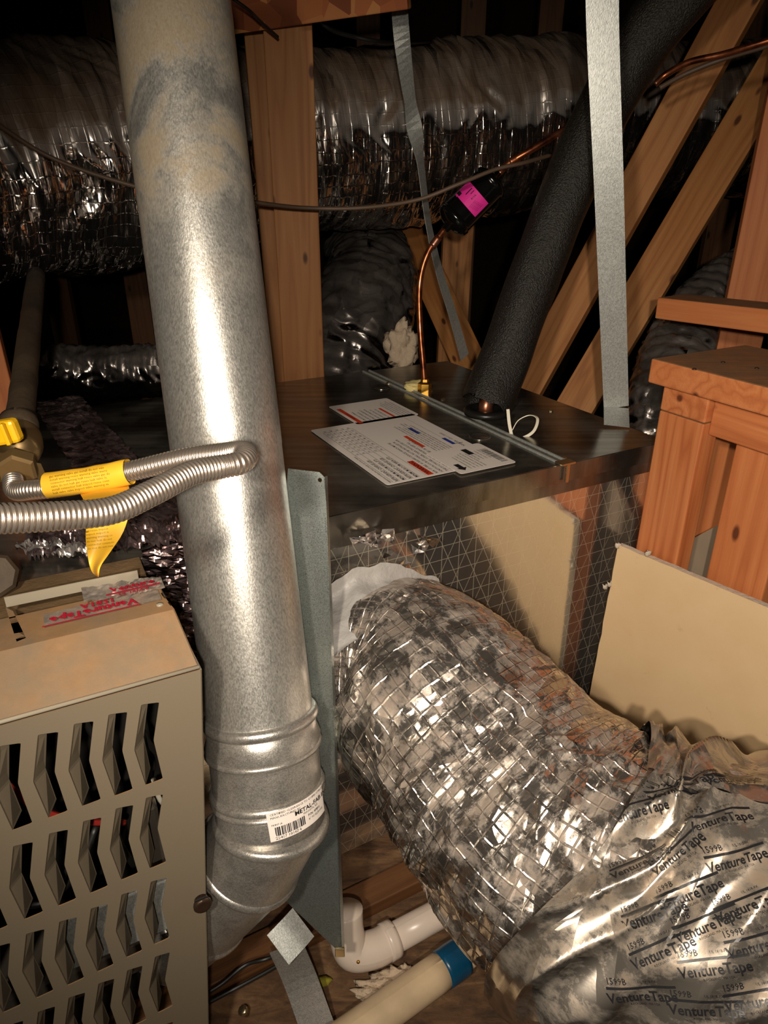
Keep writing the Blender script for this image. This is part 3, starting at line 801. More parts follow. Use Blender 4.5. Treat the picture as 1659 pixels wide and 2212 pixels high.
# ================================================================== HANGING STRAPS
s0 = PZ(1333, 908, CZ + .003)
hs = thing('hanging_strap', tuple(s0), 'wide bright galvanised hanging strap running down to the coil cabinet corner', 'strap')
e0 = P(1300, -60, 1.03)
foot = PZ(1332, 921, CZ + .004)
ribbon('strap', [e0, P(1303, 100, 1.08), P(1315, 400, 1.18), P(1325, 700, 1.31), P(1331, 880, 1.405)], Vector((1, -.1, 0)), (.0485, .0485), .0014, MAT['strap'], hs, 40)
ribbon('foot', [P(1331, 880, 1.404), P(1331.5, 900, 1.388), P(1332, 920, 1.370)], Vector((1, -.1, 0)), .049, .0014, MAT['strap'], hs, 8)
st2 = thing('hanging_strap', tuple(PZ(1005, 770, CZ + .003)), 'narrow twisted dark hanging strap behind the drier', 'strap')
ribbon('strap', [P(860, -40, 1.5), P(868, 80, 1.53), P(886, 220, 1.57), P(908, 350, 1.62), P(925, 480, 1.68), P(950, 590, 1.76), P(978, 680, 1.84), P(1004, 772, 1.925)], None, .036, .0014, MAT['strap'], st2, 60,
       [Vector((1, .0, 0)), Vector((1, -.2, 0)), Vector((.8, -.9, 0)), Vector((.6, 1.1, 0)), Vector((.5, 1.1, 0)), Vector((.55, .9, 0)), Vector((.6, .8, 0)), Vector((.7, .7, 0))])

# ================================================================== DUCTS
def duct(name, pts, rad, mat, label, segs=150, n=300, ribs=.04, ribamp=.004, wr=.006, lump=.008, seed=0, fs=50, cat='duct', obj=None, spiky=0.0):
    path = catmull(pts, n); m = len(rad) - 1
    rr = []
    for k in range(n + 1):
        x = k / n * m; i = min(int(x), m - 1); t = x - i; t = t * t * (3 - 2 * t); rr.append(rad[i] + (rad[i + 1] - rad[i]) * t)
    N = noise.noise
    def disp(s, th, i, j):
        c, sn = math.cos(th), math.sin(th)
        d = lump * N(Vector((s * 7 + seed, c * 1.4, sn * 1.4)))
        d += ribamp * (abs(math.cos(PI * s / ribs + th * .5)) - .5)
        a = N(Vector((s * fs + N(Vector((c * 2, sn * 2, s * 5))) * 2.0, c * 1.6 + seed, sn * 1.6)))
        d += wr * (1 - 2 * abs(a) * 1.6) * (.6 + .8 * N(Vector((c * 2.2, sn * 2.2, s * 6 + 9))))
        if spiky: d += spiky * abs(N(Vector((s * 75, c * 9, sn * 9 + seed))))
        return d
    V, Fc, U = sweep(path, rr, segs, disp, False)
    o = mk(name, V, Fc, mat, obj, True, U)
    if obj is None: tag(o, label, cat)
    return o, V, Fc, path, rr
# near flexible duct
NP_ = [Vector((-.035, .900, -.69)), P(880, 1455, 1.07), P(965, 1550, 1.0), P(1085, 1690, .94), P(1205, 1815, .88), P(1350, 1915, .83), P(1520, 1975, .80), P(1720, 2040, .79), P(1950, 2120, .78)]
nd = thing('flexible_duct', (.2, .6, FZ), 'large crinkled silver flexible duct sweeping from the coil cabinet to the lower right corner', 'duct')
o, NV, NF, npath, nrr = duct('foil_jacket', NP_, [.132, .146, .158, .164, .170, .172, .175, .178, .178], MAT['near_foil'], '', 300, 560, .046, .0015, .0045, .012, 2, 26, obj=nd, spiky=.0012)
nbvh = bvh_of(NV, NF)
# printed aluminium tape wrapped round the lower right part
i0 = int(len(npath) * .565); i1 = int(len(npath) * .90)
sub = npath[i0:i1]; sr = nrr[i0:i1]
def td(s, th, i, j):
    c, sn = math.cos(th), math.sin(th); N = noise.noise
    sl = s + .05 * math.sin(th + .5)
    a = N(Vector((sl * 26 + th * .8, c * 1.1, sn * 1.1))); b = N(Vector((sl * 60, c * 2.5, sn * 2.5)))
    e = min(i, len(sub) - 1 - i) / 8.0
    return .0085 + .015 * (1 - 2.6 * abs(a)) + .005 * b - (0 if e > 1 else (1 - e) * .004)
V, Fc, U = sweep(sub, sr, 200, td, False)
# slanted leading edge
w_ = 201
for i in range(len(sub)):
    for j in range(w_):
        th = 2 * PI * j / 200; V[i * w_ + j] = V[i * w_ + j] + (npath[i0 + 1] - npath[i0]).normalized() * (.03 * math.sin(th * 2 + 1) * (1 - i / len(sub)))
mk('tape_wrap', V, Fc, MAT['tape'], nd, True, U)['label'] = 'silver duct tape wrap printed in black'
tb = bvh_of(V, Fc)
PRN = [(1376, 1741, -14), (1549, 1763, -10), (1458, 1835, -33), (1590, 1848, -12), (1486, 1921, -20), (1612, 1948, -13), (1408, 1965, -12), (1522, 1990, -18), (1424, 2046, -18),
       (1540, 2081, -7), (1383, 2140, -12), (1524, 2172, -4), (1372, 1664, -8), (1470, 1690, -26), (1577, 1682, -10), (1640, 2030, -12), (1640, 2150, -8), (1380, 1862, -16)]
for k, (x, y, a) in enumerate(PRN):
    h = tb.ray_cast(Vector((0, 0, 0)), ray(x, y).normalized())
    if h[0] is None: continue
    n = h[1] if h[1].dot(ray(x, y)) < 0 else -h[1]
    n = (n * .4 - ray(x, y).normalized() * .6).normalized()
    fn = surf_fn(tb, h[0], n, Vector((1, 0, 0)), .0009, math.radians(-a))
    pr = Print2D(); pr.text('VentureTape', 0, -.005, .0118, 0, .022, 2, 'CENTER'); pr.rect(-.030, .0024, .032, .0046, 16, 1)
    pr.text('1599B', -.029, .0088, .0074, 0, .008, 1); pr.text('UL 181B-FX', .0, .0082, .0032, 0, 0, 1)
    pr.text('ROCKLAND, MA USA', -.012, -.0115, .0028, 0, 0, 1)
    pr.put('tape_print', fn, MAT['ink'], nd)
# mastic collar
def mastic():
    c = NP_[0]; c = c + ADIR * .006
    path = catmull([c + BDIR * .0, c - BDIR * .015, c - BDIR * .035 + Vector((.003, 0, -.002)), c - BDIR * .052 + Vector((.006, 0, -.005))], 28)
    def d(s, th, i, j):
        cs, sn = math.cos(th), math.sin(th); N = noise.noise
        v = .016 * N(Vector((cs * 1.6, sn * 1.6, 4))) * max(0, 1 - i / 12) + .006 * N(Vector((cs * 6, sn * 6, s * 30))) + .004 * N(Vector((cs * 3, sn * 3, s * 90)))
        return v + (.012 if i < 2 else 0) * abs(N(Vector((cs * 5, sn * 5, 1))))
    V, Fc, U = sweep(path, [.168, .164, .160, .157, .154, .152] + [.150 - .0003 * k for k in range(23)], 120, d, False)
    o = mk('mastic_collar', V, Fc, MAT['mastic'], nd, True, U); o['label'] = 'white brushed-on mastic sealing the duct collar'
mastic()
for k in range(9):     # torn foil shards over the mastic
    x = 770 + k * 19; y = 1165 - 22 * math.sin(k * .9) + (k % 3) * 9
    c = PP(x, y, CB(0, -.010), BDIR)
    V = [c + ADIR * random.uniform(-.02, .02) + UP * random.uniform(-.018, .018) - BDIR * random.uniform(0, .02) for _ in range(5)]
    mk('foil_shard', V, [(0, 1, 2), (0, 2, 3), (0, 3, 4)], MAT['foilflap'], nd, False, [(v.x, v.z) for v in V])

# the far long duct under the roof
FD = [P(-330, 392, 1.42), P(0, 362, 1.60), P(300, 345, 1.78), P(600, 315, 1.98), P(900, 300, 2.12), P(1200, 274, 2.25), P(1500, 270, 2.35), P(1800, 260, 2.45)]
duct('foil_duct', FD, [.235, .245, .252, .240, .240, .245, .23, .23], MAT['far_foil'], 'long silver flexible duct crossing the background behind flue and middle post', 160, 420, .055, .004, .007, .018, 5, 22, spiky=.0015)
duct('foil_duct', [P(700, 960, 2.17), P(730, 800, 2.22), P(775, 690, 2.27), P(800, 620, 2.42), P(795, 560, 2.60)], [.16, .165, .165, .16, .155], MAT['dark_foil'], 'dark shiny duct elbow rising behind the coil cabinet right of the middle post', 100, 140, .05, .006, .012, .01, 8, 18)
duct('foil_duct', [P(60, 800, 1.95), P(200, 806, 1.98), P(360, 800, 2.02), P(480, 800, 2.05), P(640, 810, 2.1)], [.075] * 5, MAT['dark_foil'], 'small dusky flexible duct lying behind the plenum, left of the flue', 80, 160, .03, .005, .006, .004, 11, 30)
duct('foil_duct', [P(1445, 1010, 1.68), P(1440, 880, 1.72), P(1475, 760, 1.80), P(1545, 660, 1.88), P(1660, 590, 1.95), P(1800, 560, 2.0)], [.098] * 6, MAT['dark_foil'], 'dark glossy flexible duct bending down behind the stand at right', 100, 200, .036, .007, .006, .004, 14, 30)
# fibreglass tuft behind
o = blob('insulation_tuft', P(868, 748, 2.0), .058, MAT['fibre'], None, .75, .7, 1.15, .6, 60, 4)
tag(o, 'white fibreglass tuft hanging behind the copper loop', 'insulation')

# ================================================================== FLUE
f0 = P(352, -150, .770); f1 = P(566, 1575, .868)
fx = (f1 - f0).normalized(); FLl = (f1 - f0).length
R = .0655
fl = thing('flue_pipe', tuple(f1), 'tall galvanised flue pipe rising through the picture at left', 'pipe')
prof = [(0, R), (FLl * .62, R), (FLl * .621, R * .994), (FLl - .012, R), (FLl - .008, R * 1.015), (FLl, R * 1.015)]
pf = []
for k in range(len(prof) - 1):
    (x0, r0), (x1, r1) = prof[k], prof[k + 1]; m = max(1, int((x1 - x0) / .03))
    for q_ in range(m): pf.append((x0 + (x1 - x0) * q_ / m, r0 + (r1 - r0) * q_ / m))
pf.append(prof[-1])
V, Fc, U = lathe(pf, f0, f1, 96)
mk('flue_section', V, Fc, MAT['flue'], fl, True, U)
# seam along the pipe
uu = (Vector((0, -1, 0)) - fx * Vector((0, -1, 0)).dot(fx)).normalized(); vv = fx.cross(uu)
def on_flue(s, deg, r): return f0 + fx * s + (uu * math.cos(math.radians(deg)) + vv * math.sin(math.radians(deg))) * r
sgn = 1 if on_flue(1, 60, 1).x > on_flue(1, -60, 1).x else -1
# elbow below
el = thing('flue_elbow', tuple(P(470, 1990, .97)), 'jointed galvanised flue elbow under the tall pipe, turning behind the furnace door', 'pipe')
e1 = f1; e2 = P(586, 1770, .882); e3 = P(538, 1848, .915); e4 = P(438, 1950, .965); e5 = P(370, 2010, 1.0)
def ring(c, d, r, name='bead', w_=.0045):
    d = d.normalized()
    return lathe_mk(name, [(-w_ * 1.6, r), (-w_, r + .0030), (0, r + .0045), (w_, r + .0030), (w_ * 1.6, r)], c, c + d, MAT['elbow'], el, 72)
Re = .0675
V, Fc, U = lathe([(-.022, Re), (0, Re * 1.01)] + [((e2 - e1).length * k / 10, Re * 1.01 + (.004 if k in (1, ) else 0)) for k in range(1, 11)], e1, e2, 72)
mk('collar', V, Fc, MAT['elbow'], el, True, U)
ebv = bvh_of(V, Fc)
ring(e1 + (e1 - e2).normalized() * .018, e2 - e1, Re); ring(e1 + (e2 - e1) * .17, e2 - e1, Re + .001, 'bead', .003); ring(e1 + (e2 - e1) * .62, e2 - e1, Re + .0005, 'bead', .004); ring(e1 + (e2 - e1) * .70, e2 - e1, Re, 'bead', .003)
def miter(c0, d0, c1, d1, r0, r1):
    """tube between two tilted rings"""
    def circ(c, d, r):
        d = d.normalized(); u = (Vector((0, -1, 0)) - d * Vector((0, -1, 0)).dot(d)).normalized(); v = d.cross(u)
        return [c + (u * math.cos(2 * PI * k / 72) + v * math.sin(2 * PI * k / 72)) * r for k in range(72)]
    A, B = circ(c0, d0, r0), circ(c1, d1, r1); V = []; n = 8
    for i in range(n + 1): V += [a.lerp(b, i / n) for a, b in zip(A, B)]
    Fc = [(i * 72 + j, i * 72 + (j + 1) % 72, (i + 1) * 72 + (j + 1) % 72, (i + 1) * 72 + j) for i in range(n) for j in range(72)]
    return V, Fc
d2 = ((e2 - e1).normalized() + (e3 - e2).normalized() * .45); d3 = ((e3 - e2).normalized() + (e4 - e3).normalized()); d4 = ((e4 - e3).normalized() + (e5 - e4).normalized() * .6)
for c0, da, c1, db in ((e2, d2, e3, d3), (e3, d3, e4, d4), (e4, d4, e5, e5 - e4)):
    V, Fc = miter(c0, da, c1, db, Re * 1.03, Re * 1.05); mk('elbow_gore', V, Fc, MAT['elbow'], el, True)
for c, d in ((e2, d2), (e3, d3), (e4, d4)): ring(c, d, Re * 1.035)
# embossed arrow and raised slot on the collar
def on_collar(px, py):
    h = ebv.ray_cast(Vector((0, 0, 0)), ray(px, py).normalized()); return h[0], h[1]
h, n_ = on_collar(598, 1677)
n_ = n_ if n_.dot(h) < 0 else -n_
fnc = surf_fn(ebv, h, n_, Vector((1, 0, .18)), .0016)
pr = Print2D(); pr.rect(-.014, -.0035, .014, .0035, 6, 2); pr.put('embossed_slot', fnc, MAT['elbow'], el)
# maker's label
h, n_ = on_collar(640, 1762)
n_ = n_ if n_.dot(h) < 0 else -n_
fnc = surf_fn(ebv, h, n_, (P(700, 1752, 1) - P(590, 1766, 1)).normalized(), .0055); fnc2 = surf_fn(ebv, h, n_, (P(700, 1752, 1) - P(590, 1766, 1)).normalized(), .0063)
pr = Print2D(); pr.rect(-.033, -.018, .040, .018, 24, 4); o = pr.put('maker_label', fnc, MAT['label'], el); o['label'] = 'white paper label with black barcode'
pr = Print2D(); pr.text('METAL-FAB INC', -.004, .0065, .0075, 0, .02, 2); pr.text('WICHITA, KS', .006, .0015, .0036, 0, 0, 1); pr.text('CERTIFIED CLEARANCE TO COMBUSTIBLES 1 IN', -.030, .0150, .0036, 0, 0, 1)
pr.text('MANUFACTURED BY', -.030, .0108, .0036, 0, 0, 1); pr.text('P/N 4M90', .012, -.004, .0045, 0, .01, 1); pr.text('4" 90 ELBOW', .012, -.009, .004, 0, 0, 1); pr.text('PRINT A', -.030, .002, .003, 0, 0, 1)
x = -.027
while x < .006:
    wd = random.choice((.0005, .0009, .0014)); pr.rect(x, -.012, x + wd, -.001, 1, 3); x += wd + random.choice((.0005, .0009))
pr.text('22417 10147 4', -.028, -.0148, .0048, 0, 0, 1)
pr.put('print', fnc2, MAT['ink'], el)

# sheet metal guard beside the flue
ga = P(622, 1012, .895); gb = P(700, 1030, .885); gc = P(738, 2062, 1.00); gd = P(612, 1938, 1.085)
gn = (gb - ga).cross(gc - gb).normalized(); gn = gn if gn.dot(ga) < 0 else -gn
gd = PP(600, 1930, ga, gn); gc = PP(738, 2062, ga, gn); gb = PP(700, 1030, ga, gn)
ms = thing('metal_guard', tuple(gc), 'tall pale blue-grey sheet metal guard standing right of the flue', 'sheet metal')
hole = [P(691, 1030, 1)] 
hc = PP(691, 1037, ga, gn); r_ = (gb - ga).normalized(); u_ = gn.cross(r_)
hl = [hc + (r_ * math.cos(k * PI / 5) + u_ * math.sin(k * PI / 5)) * .0028 for k in range(10)]
slab('guard_sheet', [ga, PP(690, 1020, ga, gn), gb, PP(705, 1090, ga, gn), gc, gd, PP(560, 1880, ga, gn)], .0012, MAT['sheet'], ms, [hl], gn)
box('edge_fold', (gb + gc) / 2 - gn * .006, (gc - gb), gn * .012, r_ * .0012, MAT['sheet'], ms)
box('foot_clip', gc + Vector((-.002, -.004, .012)), Vector((.014, 0, 0)), Vector((0, .004, 0)), Vector((0, .0, .018)), MAT['screw'], ms, .001)

# ================================================================== FURNACE
GF1 = PZ(432, 1442, -.440); GN = -BDIR
GN = Vector((.447, -.894, 0)).normalized(); GA = Vector((.894, .447, 0)).normalized()
def G(px, py, off=0.0): return PP(px, py, GF1 + GN * off, GN)
fu = thing('furnace', tuple(GF1 - GN * .2 + Vector((-.2, 0, FZ + .44))), 'taupe furnace cabinet with slotted front door at lower left', 'furnace')
# front panel with chevron slots
TR = [[(344, 1517), (275, 1538), (202, 1558), (126, 1581), (45, 1605), (-42, 1630)],
      [(352, 1716), (288, 1739), (219, 1766), (147, 1792), (71, 1819), (-10, 1848)],
      [(360, 1896), (298, 1923), (233, 1953), (166, 1981), (96, 2007), (22, 2037), (-52, 2066)],
      [(367, 2057), (308, 2086), (247, 2114), (184, 2144), (119, 2174), (50, 2205), (-20, 2236)],
      [(374, 2207), (318, 2238), (260, 2268), (200, 2300)]]
ref = [(305, 1522), (344, 1517), (332, 1600), (352, 1683), (315, 1697), (290, 1620)]      # TL TR RM BR BL LM
c0 = G(344, 1517)
def loc(p): v = p - c0; return (v.dot(GA), v.z)
rl = [loc(G(x, y)) for x, y in ref]
hs_ref = rl[1][1] - rl[3][1]
tab_px = [(323, 1521), (317, 1593), (333, 1652), (315, 1697)]
holes = []; tabs = []
for row in TR:
    for (x, y) in row:
        o3 = G(x, y)
        pts = [o3 + GA * a_ + UP * b_ for a_, b_ in rl]
        # small corner rounding
        rp = []
        for k in range(6):
            a_, b_, c_ = pts[k - 1], pts[k], pts[(k + 1) % 6]; rr_ = .0022
            rp += [b_ + (a_ - b_).normalized() * rr_, b_.lerp((a_ + c_) / 2, .02), b_ + (c_ - b_).normalized() * rr_]
        holes.append(rp); tabs.append(pts)
BR_ = G(452, 2230); BL_ = G(-260, 2560)
bot = -1.12
def Gz(px_point, z):   # slide down the sheared right edge
    return px_point
edge_dir = (G(451, 2212) - G(436, 1446)); 
rb = G(436, 1446) + edge_dir * ((bot - G(436, 1446).z) / edge_dir.z)
lt = G(436, 1446) - GA * .47; lb = rb - GA * .47
# clip slots to panel bounds (left side and bottom)
ok = [h for h in holes if min(p.z for p in h) > bot + .02 and min((p - lt).dot(GA) for p in h) > .03]
tabs = [t for t, h in zip(tabs, holes) if min(p.z for p in h) > bot + .02 and min((p - lt).dot(GA) for p in h) > .03]
slab('front_panel', [lt, G(436, 1446), rb, lb], .0012, MAT['paint'], fu, ok, GN)
for t in tabs:
    TL, TRr, RM, BR2, BL2, LM = t
    lw = rl[1][0] - rl[0][0]
    a_, b_, c_ = TL - GN * .0006, LM - GN * .0006, BL2 - GN * .0006
    V = [a_, b_, c_, a_ + GA * lw * .48 - GN * .006, b_ + GA * lw * .68 - GN * .014, c_ + GA * lw * .50 - GN * .022]
    Fc = [(0, 1, 4, 3), (1, 2, 5, 4)]
    th = -GN * .0009; V += [v + th for v in V]; Fc += [(9, 10, 7, 6), (10, 11, 8, 7), (3, 4, 10, 9), (4, 5, 11, 10), (2, 8, 11, 5), (0, 3, 9, 6)]
    mk('louver', V, Fc, MAT['paint'], fu)
# sloped hood, flat top, lip, side
cz = -.402
cr_r = PZ(377, 1316, cz); cr_l = PZ(0, 1397, cz); cdir = GA.copy(); cr_l = cr_r - cdir * .5
f_r = G(430, 1440); f_l = f_r - GA * .47
slab('hood_slope', [f_l, f_r, cr_r, cr_l], .0012, MAT['paint'], fu)
lip_r = PZ(338, 1262, cz); lip_l = lip_r - cdir * .5
sl = [PZ(12, 1312, cz), PZ(28, 1320, cz), PZ(56, 1378, cz), PZ(36, 1386, cz)]
slab('hood_top', [cr_l, cr_r, PZ(352, 1285, cz), PZ(345, 1266, cz), lip_r, lip_l], .0012, MAT['paint'], fu, [sl], UP)
slab('rear_lip', [PZ(300, 1252, cz), PZ(300, 1252, cz) + UP * .012, PZ(14, 1312, cz) + UP * .012, PZ(14, 1312, cz)], .0012, MAT['edge'], fu)
tube('folded_edge', [f_l, f_r], .0022, MAT['edge'], fu, 8, 2, straight=True)
# right return side of the jacket
bk = lambda p: p - GN * .035
slab('jacket_side', [G(436, 1446), f_r, cr_r, PZ(352, 1285, cz), bk(PZ(352, 1285, cz)) , bk(rb) , rb], .0012, MAT['paint'], fu, nrm=GA)
lathe_mk('thumb_screw', [(0, .008), (.004, .0085), (.006, .0105), (.010, .0108), (.012, .009), (.0115, .006)], G(434, 1942), G(434, 1942) + GN, MAT['darkscrew'], fu, 16)
box('screw_slot', G(433, 1942, .0125), GA * .014, UP * .0015, GN * .002, MAT['ink'], fu)
h = PZ(345, 1307, cz)
lathe_mk('rivet', [(0, .004), (.0015, .0035), (.002, .001)], h, h + UP, MAT['edge'], fu, 12)
# casing behind the jacket with dusty top
cas_r = GF1 - GN * .09 - GA * .03
fb = lambda a_, b_, z: Vector((GF1.x, GF1.y, 0)) - GA * a_ - GN * b_ + Vector((0, 0, z))
box('casing_top', fb(.27, .17, -.424), GA * .50, GN * .13, UP * .004, MAT['dusty_top'], fu, .001)
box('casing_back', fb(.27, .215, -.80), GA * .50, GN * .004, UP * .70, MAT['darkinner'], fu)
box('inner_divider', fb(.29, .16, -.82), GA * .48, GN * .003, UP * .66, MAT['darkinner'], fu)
# things seen through the slots
box('burner_box', fb(.20, .10, -.905), GA * .32, GN * .06, UP * .085, MAT['inner'], fu, .004)
box('heat_shield', G(275, 1985, -.042), GA * .15, GN * .008, UP * .085, MAT['strap'], fu, .002)
box('burner_tube', G(330, 1800, -.05), GA * .02, GN * .02, UP * .10, MAT['inner'], fu, .004)
lathe_mk('gas_valve', [(0, .04), (.02, .042), (.04, .03)], fb(.26, .11, -.60), fb(.26, .11, -.60) + GN, MAT['band'], fu, 20)
o = lathe_mk('valve_label', [(0, .034), (.002, .034)], fb(.26, .068, -.60), fb(.26, .068, -.60) + GN, MAT['label'], fu, 24); o['label'] = 'white round label with red rim'
V, Fc, U = sweep([fb(.26, .066, -.60) + (GA * math.cos(k * PI / 12) + UP * math.sin(k * PI / 12)) * .035 for k in range(25)], .0025, 8); mk('label_rim', V, Fc, MAT['redwire'], fu, True)
for k, (mt, pts) in enumerate((('redwire', [(.22, .08, -.52), (.19, .07, -.60), (.15, .08, -.66), (.10, .09, -.70)]), ('blackcable', [(.12, .07, -.50), (.10, .06, -.60), (.11, .07, -.70), (.09, .08, -.80)]),
        ('blackcable', [(.24, .06, -.68), (.20, .055, -.72), (.16, .06, -.70), (.14, .08, -.66)]), ('blackcable', [(.25, .06, -.70), (.205, .055, -.74), (.16, .06, -.72), (.13, .08, -.68)]),
        ('nylon', [(.06, .06, -.62), (.055, .06, -.66), (.03, .07, -.70), (.03, .08, -.75)]), ('blackcable', [(.07, .06, -.50), (.06, .06, -.56), (.05, .07, -.60), (.06, .08, -.66)]))):
    tube('wire', [fb(*p) for p in pts], .004 if mt != 'nylon' else .003, MAT[mt], fu, 8, 18)
# tape on the hood with red print
strip0 = PZ(95, 1343, cz); strip1 = PZ(345, 1285, cz)
o = tapeband('foil_tape', strip0, strip1, .026, (UP.cross(cdir)).normalized(), UP, foil('dusty_tape', 30, (1, 1), .25, 0, .3, .75, tint=(.55, .5, .45, 1), dustcol=(150, 118, 84), sagdust=.9), fu, .0008, 40, .0010, 3)
o['label'] = 'dusty tape with red print'
tmat = foil('hood_end_tape', 30, (1, 1), .5, 0, .25, .5, tint=(.7, .64, .58, 1), dustcol=(160, 126, 90), sagdust=.9)
tapeband('foil_tape', PZ(180, 1293, cz + .004), PZ(352, 1262, cz), .030, (UP.cross(cdir)).normalized(), UP, tmat, fu, .004, 36, .0015, 8)
pr = Print2D()
pr.text('VentureTape', 0, 0, .016, PI, .04, 1, 'CENTER'); pr.text('1581A', .005, .013, .013, PI, .03, 1, 'CENTER'); pr.rect(-.05, -.0105, .045, -.0085)
ctr_ = PZ(205, 1325, cz); yd = UP.cross(cdir).normalized()
# upside-down lettering lying on the strip
pr.put('red_print', lambda x, y: ctr_ + cdir * x + yd * (y) + UP * .0042, MAT['redink'], fu)
pr = Print2D(); pr.text('Venture', 0, 0, .014, .0, .04, 1, 'CENTER'); pr.rect(-.028, -.010, .028, -.007); pr.text('UL 181A-P', 0, -.014, .007, 0, .02, 1, 'CENTER')
ctr2 = PZ(288, 1279, cz); pr.put('red_print', lambda x, y: ctr2 + cdir * x + yd * y + UP * .0085, MAT['redink'], fu)

# foil tape over the plenum joint and crumpled flaps
pt = thing('plenum_tape', tuple(PZ(260, 1050, CZ)), 'tarnished foil tape bands sealing the plenum joint behind the gas connector', 'tape')
tapeband('tape_band', PZ(110, 868, CZ), PZ(330, 1175, CZ), .075, ADIR, UP, MAT['dark_tape'], pt, .003, 60, .002, 2, edge=.01)
tapeband('tape_band', PZ(150, 862, CZ), PZ(395, 1150, CZ), .045, ADIR, UP, MAT['dark_tape'], pt, .005, 70, .004, 6, edge=.01)
tapeband('tape_band', PZ(60, 1190, CZ), PZ(400, 1160, CZ), .085, BDIR, UP, MAT['dark_tape'], pt, .012, 80, .004, 9, 16, edge=.02)
o = tapeband('torn_flap', PZ(40, 1203, CZ), PZ(200, 1212, CZ), .035, BDIR, UP, MAT['foilflap'], pt, .010, 50, .010, 12, 10, edge=.02); o['label'] = 'bright torn foil flap'
# foil strip hanging down between furnace and flue
h0 = PZ(372, 1195, CZ); 
tapeband('hanging_band', P(385, 1170, .90), P(405, 1420, .96), .09, Vector((.9, .3, 0)).normalized(), Vector((.2, -1, 0)).normalized(), MAT['dark_tape'], pt, .006, 50, .002, 15, 12)

# ================================================================== GAS PIPING
gp_ = thing('gas_pipe', tuple(P(30, 930, .80)), 'dirty black iron gas pipe leaning at the left behind the yellow valve', 'pipe')
tube('iron_pipe', [P(38, 950, .80), P(78, 595, 1.36)], [.0165, .0165], MAT['iron'], gp_, 24, 20, lambda s, th, i, j: noise.noise(Vector((s * 30, math.cos(th), math.sin(th)))) * .0012)
tube('union_collar', [P(40, 905, .80), P(41, 935, .79)], [.020, .0215, .020], MAT['iron'], gp_, 24, 4)
vb = thing('gas_valve', tuple(P(30, 985, .74)), 'tarnished brass gas shut-off valve with yellow handle at the left edge', 'valve')
lathe_mk('valve_body', [(0, .020), (.012, .023), (.030, .024), (.045, .022), (.055, .019)], P(44, 940, .79), P(38, 1010, .72), MAT['oldbrass'], vb, 28)
lathe_mk('hex_nut', [(0, .0175), (.002, .0205), (.016, .0205), (.019, .0175)], P(38, 1000, .725), P(32, 1050, .695), MAT['oldbrass'], vb, 6, False)
lathe_mk('hex_nut', [(0, .010), (.012, .010)], P(62, 1020, .75), P(84, 1016, .745), MAT['oldbrass'], vb, 6, False)
tube('stem', [P(18, 945, .74), P(4, 935, .70)], .008, MAT['oldbrass'], vb, 12, 4)
hb = bmesh.new(); hx = (P(30, 950, .69) - P(-40, 962, .69)).normalized(); hy = Vector((0, .0, 1)); hy = (hy - hx * hy.dot(hx)).normalized(); hz = hx.cross(hy)
box_bm(hb, P(-2, 935, .69), hx * .040, hy * .024, hz * .016, .004); bmesh.ops.recalc_face_normals(hb, faces=hb.faces)
bm_mk('handle', hb, MAT['yellow'], vb)['label'] = 'yellow plastic handle'
box('handle_rib', P(12, 938, .678), hx * .004, hy * .022, hz * .006, MAT['yellow'], vb, .001)
fc = thing('gas_connector', tuple(P(60, 1080, .6)), 'looped corrugated stainless gas connector with a yellow sleeve, passing in front of the flue', 'hose')
GC = [P(28, 1035, .69), P(34, 1060, .675), P(70, 1058, .66), P(130, 1052, .655), P(200, 1035, .65), P(290, 1016, .645), P(400, 990, .635), P(480, 980, .622), P(522, 976, .605), P(533, 984, .585), P(518, 1000, .567), P(470, 1010, .555), P(410, 1024, .535), P(330, 1064, .505),
      P(240, 1103, .475), P(120, 1115, .445), P(0, 1120, .42), P(-140, 1125, .39)]
path = catmull(GC, 1500)
V, Fc, U = sweep(path, .0098, 26, lambda s, th, i, j: -.0013 * (0.5 + 0.5 * math.cos(2 * PI * s / .0036)), False)
mk('corrugated_tube', V, Fc, MAT['steelflex'], fc, True, U)
slv = catmull([P(104, 1049, .655), P(200, 1035, .65), P(280, 1019, .646)], 30)
V, Fc, U = sweep(slv, .0122, 32, lambda s, th, i, j: .0006 * noise.noise(Vector((s * 60, math.cos(th) * 2, math.sin(th) * 2))), False)
o = mk('yellow_sleeve', V, Fc, MAT['yellowtag'], fc, True, U); o['label'] = 'yellow printed sleeve'
sb = bvh_of(V, Fc); h = sb.ray_cast(Vector((0, 0, 0)), ray(195, 1036).normalized())
fns = surf_fn(sb, h[0], -ray(195, 1036).normalized(), (P(280, 1019, .646) - P(104, 1049, .655)).normalized(), .0004)
def tagtext(pr, x0, x1, y0, y1, size, gap):
    y = y0
    while y > y1:
        s = ''
        while len(s) < int((x1 - x0) / (size * .52)): s += random.choice(['connector', 'inspect', 'gas', 'valve', 'warning', 'do not', 'reuse', 'leak', 'install']) + ' '
        pr.text(s[:int((x1 - x0) / (size * .52))], x0, y, size, 0, .0, 1); y -= gap
pr = Print2D(); tagtext(pr, -.034, .030, .0085, -.0095, .0030, .0030); pr.put('print', fns, MAT['tagink'], fc)
